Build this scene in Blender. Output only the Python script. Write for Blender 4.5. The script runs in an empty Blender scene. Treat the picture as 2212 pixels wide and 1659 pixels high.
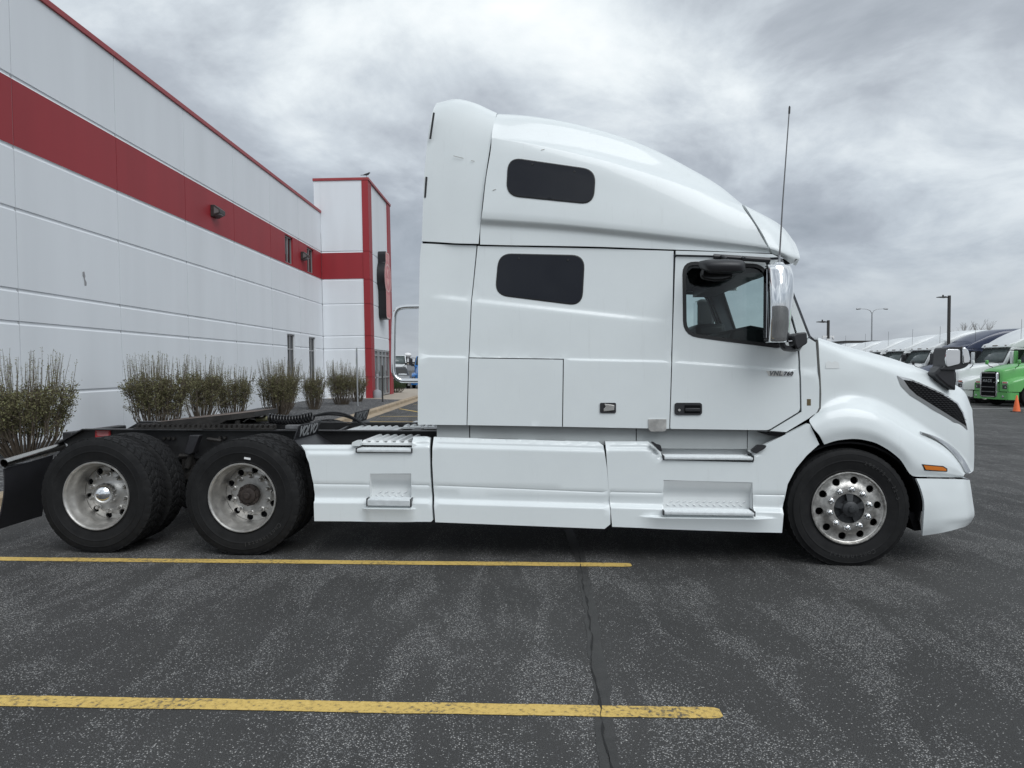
import bpy, bmesh, math, random
import numpy as np
from mathutils import Vector, Matrix
from mathutils.geometry import delaunay_2d_cdt

scene = bpy.context.scene
R = math.radians

# ------------------------------------------------------------------ camera
CAM_H = 1.67
PITCH = math.atan(37 / 1534)
cam_data = bpy.data.cameras.new('camera')
cam_data.sensor_width = 36
cam_data.lens = 36 * 1534 / 2212
cam_data.clip_end = 6000
cam_data.clip_start = 0.05
cam = bpy.data.objects.new('camera', cam_data)
scene.collection.objects.link(cam)
cam.location = (0, 0, CAM_H)
cam.rotation_euler = (math.pi / 2 - PITCH, 0, 0)
scene.camera = cam

# ------------------------------------------------------------------ sky
SUN_EL, SUN_AZ = R(48), R(148)          # azimuth clockwise from +Y: behind the camera, to the right
world = bpy.data.worlds.new('World')
scene.world = world
world.use_nodes = True
wn = world.node_tree
wn.nodes.clear()


def nd(tree, kind, **kw):
    n = tree.nodes.new(kind)
    for k, v in kw.items():
        if k.startswith('in_'):
            key = k[3:]
            n.inputs[int(key) if key.isdigit() else key].default_value = v
        else:
            setattr(n, k, v)
    return n


def ramp(tree, stops, interp='LINEAR'):
    r = tree.nodes.new('ShaderNodeValToRGB')
    r.color_ramp.interpolation = interp
    el = r.color_ramp.elements
    while len(el) > 1:
        el.remove(el[-1])
    el[0].position = stops[0][0]
    c = stops[0][1]
    el[0].color = (*c, 1) if len(c) == 3 else c
    for p, c in stops[1:]:
        e = el.new(p)
        e.color = (*c, 1) if len(c) == 3 else c
    return r


def build_sky():
    t = wn
    L = t.links.new
    tc = nd(t, 'ShaderNodeTexCoord')
    sep = nd(t, 'ShaderNodeSeparateXYZ')
    L(tc.outputs['Generated'], sep.inputs[0])
    zc = nd(t, 'ShaderNodeMath', operation='MAXIMUM', in_1=0.0)
    L(sep.outputs['Z'], zc.inputs[0])
    den = nd(t, 'ShaderNodeMath', operation='ADD', in_1=0.34)
    L(zc.outputs[0], den.inputs[0])
    inv = nd(t, 'ShaderNodeMath', operation='DIVIDE', in_0=1.0)
    L(den.outputs[0], inv.inputs[1])
    flat = nd(t, 'ShaderNodeVectorMath', operation='MULTIPLY', in_1=(1, 1, 0.0))
    L(tc.outputs['Generated'], flat.inputs[0])
    proj = nd(t, 'ShaderNodeVectorMath', operation='SCALE')
    L(flat.outputs[0], proj.inputs[0])
    L(inv.outputs[0], proj.inputs['Scale'])
    mp = nd(t, 'ShaderNodeMapping')
    mp.inputs['Location'].default_value = (CLOUD[0], CLOUD[1], CLOUD[2])
    mp.vector_type = 'POINT'
    rot = nd(t, 'ShaderNodeVectorRotate', rotation_type='Z_AXIS', in_Angle=CLOUD[3])
    flip = nd(t, 'ShaderNodeVectorMath', operation='MULTIPLY', in_1=(-1, 1, 1))
    L(proj.outputs[0], rot.inputs[0])
    L(rot.outputs[0], flip.inputs[0])
    L(flip.outputs[0], mp.inputs[0])
    n1 = nd(t, 'ShaderNodeTexNoise', in_Scale=1.15, in_Detail=9.0, in_Roughness=0.5, in_Distortion=0.2)
    L(mp.outputs[0], n1.inputs['Vector'])
    n2 = nd(t, 'ShaderNodeTexNoise', in_Scale=2.6, in_Detail=8.0, in_Roughness=0.6, in_Distortion=0.3)
    L(mp.outputs[0], n2.inputs['Vector'])
    mx = nd(t, 'ShaderNodeMath', operation='MULTIPLY_ADD', in_1=0.42)
    L(n2.outputs['Fac'], mx.inputs[0])
    m1 = nd(t, 'ShaderNodeMath', operation='MULTIPLY', in_1=0.58)
    L(n1.outputs['Fac'], m1.inputs[0])
    L(m1.outputs[0], mx.inputs[2])
    cr = ramp(t, [(0.37, (0.305, 0.338, 0.378)), (0.45, (0.415, 0.452, 0.498)),
                  (0.51, (0.565, 0.615, 0.66)), (0.575, (0.76, 0.81, 0.835)), (0.645, (0.90, 0.93, 0.935))])
    L(mx.outputs[0], cr.inputs[0])
    # the cloud deck thickens towards the horizon
    hz = ramp(t, [(0.0, (0.74, 0.76, 0.80)), (0.10, (0.80, 0.82, 0.85)), (0.30, (0.98, 0.98, 0.98)), (0.6, (1.06, 1.06, 1.05))])
    L(zc.outputs[0], hz.inputs[0])
    cm = nd(t, 'ShaderNodeMix', data_type='RGBA', blend_type='MULTIPLY')
    cm.inputs[0].default_value = 1.0
    L(cr.outputs[0], cm.inputs[6])
    L(hz.outputs[0], cm.inputs[7])
    hf = nd(t, 'ShaderNodeMapRange', interpolation_type='SMOOTHSTEP', in_1=0.0, in_2=0.24, in_3=0.72, in_4=0.0)
    L(zc.outputs[0], hf.inputs[0])
    hmix = nd(t, 'ShaderNodeMix', data_type='RGBA')
    L(hf.outputs[0], hmix.inputs[0])
    L(cm.outputs[2], hmix.inputs[6])
    hmix.inputs[7].default_value = (0.345, 0.376, 0.42, 1)
    sky = nd(t, 'ShaderNodeTexSky', sky_type='NISHITA')
    sky.sun_disc = False
    sky.sun_elevation = SUN_EL
    sky.sun_rotation = SUN_AZ
    gain = nd(t, 'ShaderNodeVectorMath', operation='SCALE')
    gain.inputs['Scale'].default_value = 10.0
    L(hmix.outputs[2], gain.inputs[0])
    mix = nd(t, 'ShaderNodeMix', data_type='RGBA')
    mix.inputs[0].default_value = 0.93
    L(sky.outputs[0], mix.inputs[6])
    L(gain.outputs[0], mix.inputs[7])
    bg = nd(t, 'ShaderNodeBackground', in_Strength=0.1)
    L(mix.outputs[2], bg.inputs[0])
    out = nd(t, 'ShaderNodeOutputWorld')
    L(bg.outputs[0], out.inputs[0])


CLOUD = (3.7, 1.3, 0.0, R(18))
build_sky()

sun_data = bpy.data.lights.new('sun', 'SUN')
sun_data.energy = 1.5
sun_data.angle = R(44)
sun_data.color = (0.955, 0.982, 1.0)
sun = bpy.data.objects.new('sun', sun_data)
scene.collection.objects.link(sun)
sd = Vector((math.sin(SUN_AZ) * math.cos(SUN_EL), math.cos(SUN_AZ) * math.cos(SUN_EL), math.sin(SUN_EL)))
sun.rotation_euler = sd.to_track_quat('Z', 'Y').to_euler()
sun.location = sd * 30

vs = scene.view_settings
vs.view_transform = 'Standard'
vs.look = 'None'
vs.exposure = 0.24
vs.gamma = 1.0
vs.use_curve_mapping = False
scene.render.engine = 'CYCLES'
scene.cycles.max_bounces = 10
scene.cycles.transparent_max_bounces = 24

# ------------------------------------------------------------------ measuring helpers (photograph 2212 x 1659 -> metres)
FPX, CX, CY = 1534.0, 1106.0, 829.5


def ray(u, v):
    a, b = (u - CX) / FPX, (v - CY) / FPX
    return (a, math.cos(PITCH) - b * math.sin(PITCH), -math.sin(PITCH) - b * math.cos(PITCH))


def G(u, v, z=0.0):
    d = ray(u, v)
    t = (z - CAM_H) / d[2]
    return (d[0] * t, d[1] * t)


PSI = R(3.6)
T_ORG = (2.80, 5.90)
T_FW = (math.cos(PSI), -math.sin(PSI))
T_LF = (math.sin(PSI), math.cos(PSI))
YC = 1.24                                # truck centre line


def T(u, v, y=0.0):
    """measured point on the truck's plane local y -> local (x, y, z) in metres"""
    d = ray(u, v)
    n = d[0] * T_LF[0] + d[1] * T_LF[1]
    t = (T_ORG[0] * T_LF[0] + T_ORG[1] * T_LF[1] + y) / n
    X, Y, Z = d[0] * t, d[1] * t, CAM_H + d[2] * t
    return ((X - T_ORG[0]) * T_FW[0] + (Y - T_ORG[1]) * T_FW[1], y, Z)


def T2(pts, y=0.0):
    return [(p[0], p[2]) for p in (T(u, v, y) for u, v in pts)]


# ------------------------------------------------------------------ object helpers
def mesh_obj(name, verts, faces, mat, parent=None, smooth=True, sharp=35, mi=None, bevel=None, loc=None, rot=None):
    me = bpy.data.meshes.new(name)
    me.from_pydata([tuple(v) for v in verts], [], [tuple(f) for f in faces])
    for m in (mat if isinstance(mat, (list, tuple)) else [mat]):
        me.materials.append(m)
    if mi is not None:
        me.polygons.foreach_set('material_index', mi)
    if smooth:
        me.polygons.foreach_set('use_smooth', [True] * len(me.polygons))
        me.set_sharp_from_angle(angle=R(sharp))
    me.update()
    o = bpy.data.objects.new(name, me)
    scene.collection.objects.link(o)
    if parent:
        o.parent = parent
    if loc:
        o.location = loc
    if rot:
        o.rotation_euler = rot
    if bevel:
        b = o.modifiers.new('bevel', 'BEVEL')
        b.width = bevel
        b.segments = 2
        b.limit_method = 'ANGLE'
        b.angle_limit = R(40)
    return o


def link_copy(src, parent=None, **kw):
    o = src.copy()
    scene.collection.objects.link(o)
    o.parent = parent
    for k, v in kw.items():
        setattr(o, k, v)
    return o


def copy_tree(src, parent=None, **kw):
    o = link_copy(src, parent, **kw)
    for c in list(src.children):
        if c is not o:
            copy_tree(c, o)
    return o


def tag(o, label, cat, group=None, kind=None):
    if label:
        o['label'] = label
    if cat:
        o['category'] = cat
    if group:
        o['group'] = group
    if kind:
        o['kind'] = kind
    return o


def thing(name, label, cat, loc=(0, 0, 0), rz=0.0, group=None, rot=None):
    o = bpy.data.objects.new(name, None)
    o.empty_display_size = 0.3
    scene.collection.objects.link(o)
    o.location = loc
    o.rotation_euler = rot if rot else (0, 0, rz)
    return tag(o, label, cat, group)


class MB:
    """collects primitive shapes into one mesh"""

    def __init__(self):
        self.v, self.f, self.m = [], [], []

    def add(self, v, f, m=0):
        n = len(self.v)
        self.v += [tuple(p) for p in v]
        self.f += [tuple(i + n for i in q) for q in f]
        self.m += [m] * len(f)
        return self

    def box(self, lo, hi, m=0, M=None):
        x0, y0, z0 = lo
        x1, y1, z1 = hi
        v = [(x0, y0, z0), (x1, y0, z0), (x1, y1, z0), (x0, y1, z0), (x0, y0, z1), (x1, y0, z1), (x1, y1, z1), (x0, y1, z1)]
        if M is not None:
            v = [tuple(M @ Vector(p)) for p in v]
        return self.add(v, [(0, 3, 2, 1), (4, 5, 6, 7), (0, 1, 5, 4), (1, 2, 6, 5), (2, 3, 7, 6), (3, 0, 4, 7)], m)

    def tube(self, path, r, n=8, m=0, cap=True, closed=False):
        P = [Vector(p) for p in path]
        rs = r if isinstance(r, (list, tuple)) else [r] * len(P)
        rings = []
        prev = None
        for i, p in enumerate(P):
            if closed:
                t = P[(i + 1) % len(P)] - P[i - 1]
            else:
                t = P[min(i + 1, len(P) - 1)] - P[max(i - 1, 0)]
            t.normalize()
            if prev is None:
                a = Vector((0, 0, 1)) if abs(t.z) < 0.9 else Vector((1, 0, 0))
                nrm = (a - t * a.dot(t)).normalized()
            else:
                nrm = (prev - t * prev.dot(t))
                nrm = nrm.normalized() if nrm.length > 1e-6 else prev
            prev = nrm
            bn = t.cross(nrm)
            rings.append([p + (nrm * math.cos(2 * math.pi * k / n) + bn * math.sin(2 * math.pi * k / n)) * rs[i] for k in range(n)])
        v = [q for ring in rings for q in ring]
        f = []
        cnt = len(P)
        for i in range(cnt if closed else cnt - 1):
            a, b = i * n, ((i + 1) % cnt) * n
            for k in range(n):
                f.append((a + k, a + (k + 1) % n, b + (k + 1) % n, b + k))
        if cap and not closed:
            f.append(tuple(range(n))[::-1])
            f.append(tuple((cnt - 1) * n + k for k in range(n)))
        return self.add(v, f, m)

    def lathe(self, prof, n=32, axis='y', c=(0, 0, 0), m=0):
        """prof: list of (radius, height along the axis)"""
        v, f = [], []
        for r, h in prof:
            for k in range(n):
                a = 2 * math.pi * k / n
                ca, sa = r * math.cos(a), r * math.sin(a)
                p = {'y': (ca, h, sa), 'z': (ca, sa, h), 'x': (h, ca, sa)}[axis]
                v.append((p[0] + c[0], p[1] + c[1], p[2] + c[2]))
        for i in range(len(prof) - 1):
            for k in range(n):
                a, b = i * n + k, i * n + (k + 1) % n
                q = (a, b, b + n, a + n)
                f.append(q if axis != 'y' else q[::-1])
        return self.add(v, f, m)

    def prism(self, poly, a, b, axis='y', m=0):
        """extrude a 2-d polygon along an axis between a and b (concave polygons are fine)"""
        n = len(poly)
        put = {'y': lambda p, h: (p[0], h, p[1]), 'z': lambda p, h: (p[0], p[1], h), 'x': lambda p, h: (h, p[0], p[1])}[axis]
        v = [put(p, a) for p in poly] + [put(p, b) for p in poly]
        f = [tuple(range(n)), tuple(range(2 * n - 1, n - 1, -1))]
        for i in range(n):
            j = (i + 1) % n
            f.append((i, i + n, j + n, j))
        return self.add(v, f, m)

    def build(self, name, mat, parent=None, fix=True, **kw):
        o = mesh_obj(name, self.v, self.f, mat, parent, mi=self.m, **kw)
        if fix:
            bm = bmesh.new()
            bm.from_mesh(o.data)
            bmesh.ops.recalc_face_normals(bm, faces=bm.faces)
            bm.to_mesh(o.data)
            bm.free()
            if kw.get('smooth', True):
                o.data.set_sharp_from_angle(angle=R(kw.get('sharp', 35)))
        return o


# ---- smooth interpolation without overshoot
def pchip(x, y, xq):
    x, y, xq = np.asarray(x, float), np.asarray(y, float), np.asarray(xq, float)
    h = np.diff(x)
    h[h == 0] = 1e-9
    d = np.diff(y) / h
    n = len(x)
    m = np.zeros(n)
    if n == 2:
        m[:] = d[0]
    else:
        for i in range(1, n - 1):
            if d[i - 1] * d[i] > 0:
                w1, w2 = 2 * h[i] + h[i - 1], h[i] + 2 * h[i - 1]
                m[i] = (w1 + w2) / (w1 / d[i - 1] + w2 / d[i])
        m[0], m[-1] = d[0], d[-1]
    i = np.clip(np.searchsorted(x, xq, side='right') - 1, 0, n - 2)
    t = (xq - x[i]) / h[i]
    t2, t3 = t * t, t * t * t
    return (2 * t3 - 3 * t2 + 1) * y[i] + (t3 - 2 * t2 + t) * h[i] * m[i] + (-2 * t3 + 3 * t2) * y[i + 1] + (t3 - t2) * h[i] * m[i + 1]


def curve3(pts, k):
    P = np.array(pts, float)
    s = np.concatenate([[0], np.cumsum(np.maximum(np.linalg.norm(np.diff(P, axis=0), axis=1), 1e-6))])
    q = np.concatenate([np.linspace(s[i], s[i + 1], k, endpoint=False) for i in range(len(s) - 1)] + [[s[-1]]])
    return np.stack([pchip(s, P[:, c], q) for c in range(3)], 1)


def surf(net, ku, kv):
    """net[row][col] control points (on the surface) -> dense grid"""
    rows = [curve3(r, ku) for r in net]
    cols = [curve3([r[j] for r in rows], kv) for j in range(len(rows[0]))]
    return np.stack(cols, 1)


def grid_faces(nr, nc, flip=False):
    f = []
    for i in range(nr - 1):
        for j in range(nc - 1):
            a = i * nc + j
            q = (a, a + 1, a + nc + 1, a + nc)
            f.append(q[::-1] if flip else q)
    return f


def loft_obj(name, net, mat, parent, ku=6, kv=4, thick=0.012, **kw):
    """smooth sheet through a net of points, with a real thickness and crisp folded edges"""
    g = surf(net, ku, kv)
    nr, nc = g.shape[:2]
    v = [tuple(p) for p in g.reshape(-1, 3)]
    f = grid_faces(nr, nc)
    if thick:
        n = np.cross(np.gradient(g, axis=1), np.gradient(g, axis=0))
        n /= np.maximum(np.linalg.norm(n, axis=2, keepdims=True), 1e-9)
        h = g - n * thick
        o1 = len(v)
        v += [tuple(p) for p in h.reshape(-1, 3)]
        f += [tuple(i + o1 for i in q[::-1]) for q in grid_faces(nr, nc)]
        loop = [(0, j) for j in range(nc)] + [(i, nc - 1) for i in range(1, nr)] + [(nr - 1, j) for j in range(nc - 2, -1, -1)] + [(i, 0) for i in range(nr - 2, 0, -1)]
        o2 = len(v)
        k = len(loop)
        v += [tuple(g[i, j]) for i, j in loop] + [tuple(h[i, j]) for i, j in loop]
        f += [(o2 + (i + 1) % k, o2 + i, o2 + k + i, o2 + k + (i + 1) % k) for i in range(k)]
    return mesh_obj(name, v, f, mat, parent, **kw)


def mirror_net(half, last_is_centre=True):
    """rows from the near side to the centre line -> add the far side"""
    rows = [list(r) for r in half]
    src = rows[:-1] if last_is_centre else rows
    return rows + [[(p[0], 2 * YC - p[1], p[2]) for p in r] for r in reversed(src)]


def mirror_obj(o):
    """the same part on the truck's far side"""
    me = o.data.copy()
    for v in me.vertices:
        v.co.y = 2 * YC - v.co.y
    me.flip_normals()
    c = bpy.data.objects.new(o.name.split('.')[0], me)
    scene.collection.objects.link(c)
    c.parent = o.parent
    for m in o.modifiers:
        k = c.modifiers.new(m.name, m.type)
        for a in ('thickness', 'offset', 'width', 'segments', 'limit_method', 'angle_limit'):
            if hasattr(m, a):
                setattr(k, a, getattr(m, a))
    return c


# ---- 2-d polygons
def in_poly(p, poly):
    x, y = p
    c = False
    j = len(poly) - 1
    for i in range(len(poly)):
        xi, yi = poly[i]
        xj, yj = poly[j]
        if (yi > y) != (yj > y) and x < (xj - xi) * (y - yi) / (yj - yi) + xi:
            c = not c
        j = i
    return c


def area2(poly):
    return sum(poly[i - 1][0] * poly[i][1] - poly[i][0] * poly[i - 1][1] for i in range(len(poly)))


def inset(poly, d):
    if area2(poly) < 0:
        poly = poly[::-1]
    n = len(poly)
    out = []
    for i in range(n):
        a, b, c = Vector(poly[i - 1]), Vector(poly[i]), Vector(poly[(i + 1) % n])
        e1, e2 = (b - a).normalized(), (c - b).normalized()
        n1, n2 = Vector((-e1.y, e1.x)), Vector((-e2.y, e2.x))
        m = n1 + n2
        if m.length < 1e-6:
            m = n1
        m.normalize()
        k = max(0.35, m.dot(n1))
        out.append(tuple(b + m * (d / k)))
    return out


def round_poly(poly, r, k=6):
    n = len(poly)
    out = []
    for i in range(n):
        ri = r[i] if isinstance(r, (list, tuple)) else r
        a, b, c = Vector(poly[i - 1]), Vector(poly[i]), Vector(poly[(i + 1) % n])
        if ri <= 0:
            out.append(tuple(b))
            continue
        d1, d2 = (a - b), (c - b)
        l = min(ri, d1.length * 0.48, d2.length * 0.48)
        p, q = b + d1.normalized() * l, b + d2.normalized() * l
        for t in np.linspace(0, 1, k):
            out.append(tuple(p * (1 - t) ** 2 + b * 2 * t * (1 - t) + q * t * t))
    return out


def densify(poly, step):
    out = []
    for i in range(len(poly)):
        a, b = Vector(poly[i]), Vector(poly[(i + 1) % len(poly)])
        k = max(1, int((b - a).length / step))
        out += [tuple(a + (b - a) * (t / k)) for t in range(k)]
    return out


def triangulate(outline, holes=(), dx=0.08, dz=0.03, step=0.06, rows=None):
    loops = [densify(outline, step)] + [densify(h, step) for h in holes]
    pts, edges = [], []
    for lp in loops:
        n0 = len(pts)
        pts += lp
        edges += [(n0 + i, n0 + (i + 1) % len(lp)) for i in range(len(lp))]
    nb = len(pts)
    B = np.array(pts)
    xs, zs = [p[0] for p in outline], [p[1] for p in outline]
    gx = np.arange(min(xs) + dx / 2, max(xs), dx)
    gz = np.arange(min(zs) + dz / 2, max(zs), dz)
    md = min(dx, dz) * 0.55
    if rows:
        md = 0.006
        gx = np.linspace(min(xs), max(xs), max(3, int((max(xs) - min(xs)) / dx)))[1:-1]
    for i, x in enumerate(gx):
        for z in (rows(x) if rows else gz):
            if in_poly((x, z), outline) and not any(in_poly((x, z), h) for h in holes):
                if ((B[:, 0] - x) ** 2 + (B[:, 1] - z) ** 2).min() > md * md:
                    pts.append((x, z))
    ov, oe, of, ovi, _, _ = delaunay_2d_cdt([Vector(p) for p in pts], edges, [], 0, 1e-6)
    tris = []
    for f in of:
        c = sum((ov[i] for i in f), Vector((0, 0))) / 3
        if in_poly(c, outline) and not any(in_poly(c, h) for h in holes):
            a, b, d = (ov[i] for i in f)
            cr = (b.x - a.x) * (d.y - a.y) - (b.y - a.y) * (d.x - a.x)
            tris.append(tuple(f) if cr > 0 else tuple(f)[::-1])
    return [(p.x, p.y) for p in ov], tris, loops


def panel(name, outline, yf, mat, parent, holes=(), dx=0.08, dz=0.03, thick=0.025, step=0.06, sharp=40, far=False, back=False, rows=None):
    """sheet over an (x, z) outline, shaped by y = yf(x, z), facing -y, with folded edges"""
    P, tris, _ = triangulate(outline, holes, dx, dz, step, rows)
    v = [(x, yf(x, z), z) for x, z in P]
    f = list(tris)
    cnt = {}
    for t in tris:
        for a, b in ((t[0], t[1]), (t[1], t[2]), (t[2], t[0])):
            cnt[(a, b)] = 1
    rim = [(a, b) for (a, b) in cnt if (b, a) not in cnt]
    mp = {}
    if thick:
        for a, b in rim:
            for i in (a, b):
                if i not in mp:
                    mp[i] = len(v)
                    v.append((v[i][0], v[i][1] + thick, v[i][2]))
        for a, b in rim:
            f.append((a, mp[a], mp[b], b))
    if back:
        n0 = len(P)
        off = len(v)
        v += [(x, yf(x, z) + thick, z) for x, z in P]
        f += [tuple(i + off for i in t[::-1]) for t in tris]
    o = mesh_obj(name, v, f, mat, parent, sharp=sharp)
    if far:
        mirror_obj(o)
    return o


def text_mesh(body, size, extrude=0.004, font_shear=0.0, bold=0.0, spacing=1.0):
    cu = bpy.data.curves.new('txt', 'FONT')
    cu.body = body
    cu.size = size
    cu.extrude = extrude
    cu.offset = bold
    cu.shear = font_shear
    cu.space_character = spacing
    cu.align_x = 'CENTER'
    cu.align_y = 'CENTER'
    cu.resolution_u = 4
    ob = bpy.data.objects.new('txt', cu)
    scene.collection.objects.link(ob)
    dg = bpy.context.evaluated_depsgraph_get()
    me = bpy.data.meshes.new_from_object(ob.evaluated_get(dg))
    bpy.data.objects.remove(ob)
    bpy.data.curves.remove(cu)
    return me


def text_obj(name, body, size, mat, parent, M, **kw):
    me = text_mesh(body, size, **kw)
    me.transform(M)
    me.materials.clear()
    me.materials.append(mat)
    o = bpy.data.objects.new(name, me)
    scene.collection.objects.link(o)
    o.parent = parent
    return o


def basis(ox, xa, ya, za):
    M = Matrix.Identity(4)
    for i, c in enumerate((xa, ya, za, ox)):
        for j in range(3):
            M[j][i] = c[j]
    return M


def S(t):
    t = 0.0 if t < 0 else 1.0 if t > 1 else t
    return t * t * (3 - 2 * t)


def lin(x, xs, ys):
    return float(np.interp(x, xs, ys))

# ------------------------------------------------------------------ materials
def mat(name, col=(0.5, 0.5, 0.5), rough=0.5, metal=0.0, coat=0.0, spec=0.5, var=0.0, vscale=4.0, bump=0.0, bscale=60.0, coord='Object'):
    m = bpy.data.materials.new(name)
    m.use_nodes = True
    t = m.node_tree
    b = t.nodes['Principled BSDF']
    b.inputs['Base Color'].default_value = (*col, 1)
    b.inputs['Roughness'].default_value = rough
    b.inputs['Metallic'].default_value = metal
    b.inputs['Coat Weight'].default_value = coat
    b.inputs['Coat Roughness'].default_value = 0.06
    b.inputs['Specular IOR Level'].default_value = spec
    if var or bump:
        tc = nd(t, 'ShaderNodeTexCoord')
    if var:
        n = nd(t, 'ShaderNodeTexNoise', in_Scale=vscale, in_Detail=7.0, in_Roughness=0.62)
        t.links.new(tc.outputs[coord], n.inputs['Vector'])
        lo = tuple(c * (1 - var) for c in col)
        hi = tuple(min(1.0, c * (1 + var * 0.6)) for c in col)
        r = ramp(t, [(0.3, lo), (0.68, hi)])
        t.links.new(n.outputs['Fac'], r.inputs[0])
        t.links.new(r.outputs[0], b.inputs['Base Color'])
        rr = nd(t, 'ShaderNodeMapRange', in_3=max(0.02, rough * 0.8), in_4=min(1, rough * 1.25))
        t.links.new(n.outputs['Fac'], rr.inputs[0])
        t.links.new(rr.outputs[0], b.inputs['Roughness'])
    if bump:
        n = nd(t, 'ShaderNodeTexNoise', in_Scale=bscale, in_Detail=5.0, in_Roughness=0.6)
        t.links.new(tc.outputs[coord], n.inputs['Vector'])
        bp = nd(t, 'ShaderNodeBump', in_Strength=bump, in_Distance=0.01)
        t.links.new(n.outputs['Fac'], bp.inputs['Height'])
        t.links.new(bp.outputs[0], b.inputs['Normal'])
    return m


def glass_mat(name, tint, alpha_mix=0.85):
    """window glass: tinted see-through plus a mirror share"""
    m = bpy.data.materials.new(name)
    m.use_nodes = True
    t = m.node_tree
    t.nodes.clear()
    tr = nd(t, 'ShaderNodeBsdfTransparent')
    tr.inputs[0].default_value = (*tint, 1)
    gl = nd(t, 'ShaderNodeBsdfGlossy', in_Roughness=0.02)
    fr = nd(t, 'ShaderNodeFresnel', in_IOR=1.5)
    mx = nd(t, 'ShaderNodeMixShader')
    t.links.new(fr.outputs[0], mx.inputs[0])
    t.links.new(tr.outputs[0], mx.inputs[1])
    t.links.new(gl.outputs[0], mx.inputs[2])
    out = nd(t, 'ShaderNodeOutputMaterial')
    t.links.new(mx.outputs[0], out.inputs[0])
    return m


M = {}


def paint(name, col, rough=0.3, dirt=0.05):
    """car paint: clear coat, faint road film"""
    m = mat(name, col, rough, coat=0.4)
    t = m.node_tree
    b = t.nodes['Principled BSDF']
    tc = nd(t, 'ShaderNodeTexCoord')
    n = nd(t, 'ShaderNodeTexNoise', in_Scale=1.7, in_Detail=9.0, in_Roughness=0.68)
    t.links.new(tc.outputs['Object'], n.inputs['Vector'])
    r = ramp(t, [(0.3, tuple(c * (1 - dirt) for c in col)), (0.7, col)])
    t.links.new(n.outputs['Fac'], r.inputs[0])
    # dried rain runs and specks of road dirt
    mp = nd(t, 'ShaderNodeMapping')
    mp.inputs['Scale'].default_value = (9.0, 9.0, 0.7)
    t.links.new(tc.outputs['Object'], mp.inputs[0])
    n2 = nd(t, 'ShaderNodeTexNoise', in_Scale=2.2, in_Detail=6.0, in_Roughness=0.7)
    t.links.new(mp.outputs[0], n2.inputs['Vector'])
    n3 = nd(t, 'ShaderNodeTexNoise', in_Scale=70.0, in_Detail=4.0, in_Roughness=0.75)
    t.links.new(tc.outputs['Object'], n3.inputs['Vector'])
    r2 = ramp(t, [(0.60, (0, 0, 0)), (0.80, (0.16, 0.16, 0.16))])
    t.links.new(n2.outputs['Fac'], r2.inputs[0])
    r3 = ramp(t, [(0.68, (0, 0, 0)), (0.76, (0.30, 0.30, 0.30))])
    t.links.new(n3.outputs['Fac'], r3.inputs[0])
    mxd = nd(t, 'ShaderNodeMath', operation='MAXIMUM')
    t.links.new(r2.outputs[0], mxd.inputs[0])
    t.links.new(r3.outputs[0], mxd.inputs[1])
    mc = nd(t, 'ShaderNodeMix', data_type='RGBA')
    t.links.new(mxd.outputs[0], mc.inputs[0])
    t.links.new(r.outputs[0], mc.inputs[6])
    mc.inputs[7].default_value = (col[0] * 0.45, col[1] * 0.43, col[2] * 0.40, 1)
    t.links.new(mc.outputs[2], b.inputs['Base Color'])
    return m


M['white'] = paint('white_paint', (0.755, 0.795, 0.80))
M['white_step'] = mat('white_moulding', (0.77, 0.79, 0.79), 0.38, coat=0.2, var=0.04)
M['shaded_sill'] = mat('shaded_sill', (0.42, 0.44, 0.44), 0.4, var=0.06)  # shade under the cab is put into this grey
M['gap'] = mat('dark_gap', (0.006, 0.006, 0.007), 0.85, spec=0.12)
M['rubber'] = mat('rubber_seal', (0.014, 0.014, 0.015), 0.55)
M['black'] = mat('black_plastic', (0.022, 0.022, 0.025), 0.42, var=0.12, vscale=9, bump=0.05, bscale=300)
M['frame'] = mat('chassis_black', (0.016, 0.016, 0.017), 0.48, var=0.5, vscale=6)
M['frame_edge'] = mat('worn_steel_edge', (0.20, 0.20, 0.205), 0.45, metal=0.4, var=0.35, vscale=12)
M['grease'] = mat('greasy_steel', (0.035, 0.032, 0.030), 0.55, metal=0.3, var=0.5, vscale=10, bump=0.2, bscale=70)
M['rustplate'] = mat('rusty_plate_top', (0.125, 0.092, 0.075), 0.75, var=0.45, vscale=9, bump=0.25, bscale=90)
M['rust'] = mat('rusty_hub', (0.036, 0.026, 0.022), 0.7, var=0.5, vscale=18, bump=0.4, bscale=60)
M['interior'] = mat('cab_trim', (0.055, 0.060, 0.070), 0.7, var=0.1)
M['dash'] = mat('dashboard', (0.02, 0.021, 0.023), 0.55, var=0.1)
M['darkglass'] = mat('dark_tinted_glass', (0.008, 0.009, 0.014), 0.03, spec=0.4)
M['glass'] = glass_mat('cab_glass', (0.78, 0.87, 0.86))
M['chrome'] = mat('chrome', (0.86, 0.87, 0.88), 0.04, metal=1.0, var=0.04, vscale=8)
M['mirror'] = mat('mirror_glass', (0.8, 0.81, 0.82), 0.015, metal=1.0)
M['alu'] = mat('brushed_aluminium', (0.58, 0.565, 0.54), 0.42, metal=0.85, var=0.3, vscale=11, bump=0.06, bscale=160)
M['alu_old'] = mat('pitted_aluminium', (0.50, 0.485, 0.46), 0.36, metal=0.9, var=0.45, vscale=22, bump=0.25, bscale=120)
M['steel_tube'] = mat('stainless_tube', (0.55, 0.54, 0.51), 0.22, metal=1.0, var=0.15, vscale=9)
M['tread_plate'] = mat('step_tread', (0.62, 0.65, 0.66), 0.5, metal=0.15, var=0.12, vscale=20)
M['amber'] = mat('amber_lens', (0.62, 0.17, 0.015), 0.12, coat=0.8)
M['lens'] = mat('clear_lens', (0.48, 0.49, 0.50), 0.06, metal=0.75)
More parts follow.
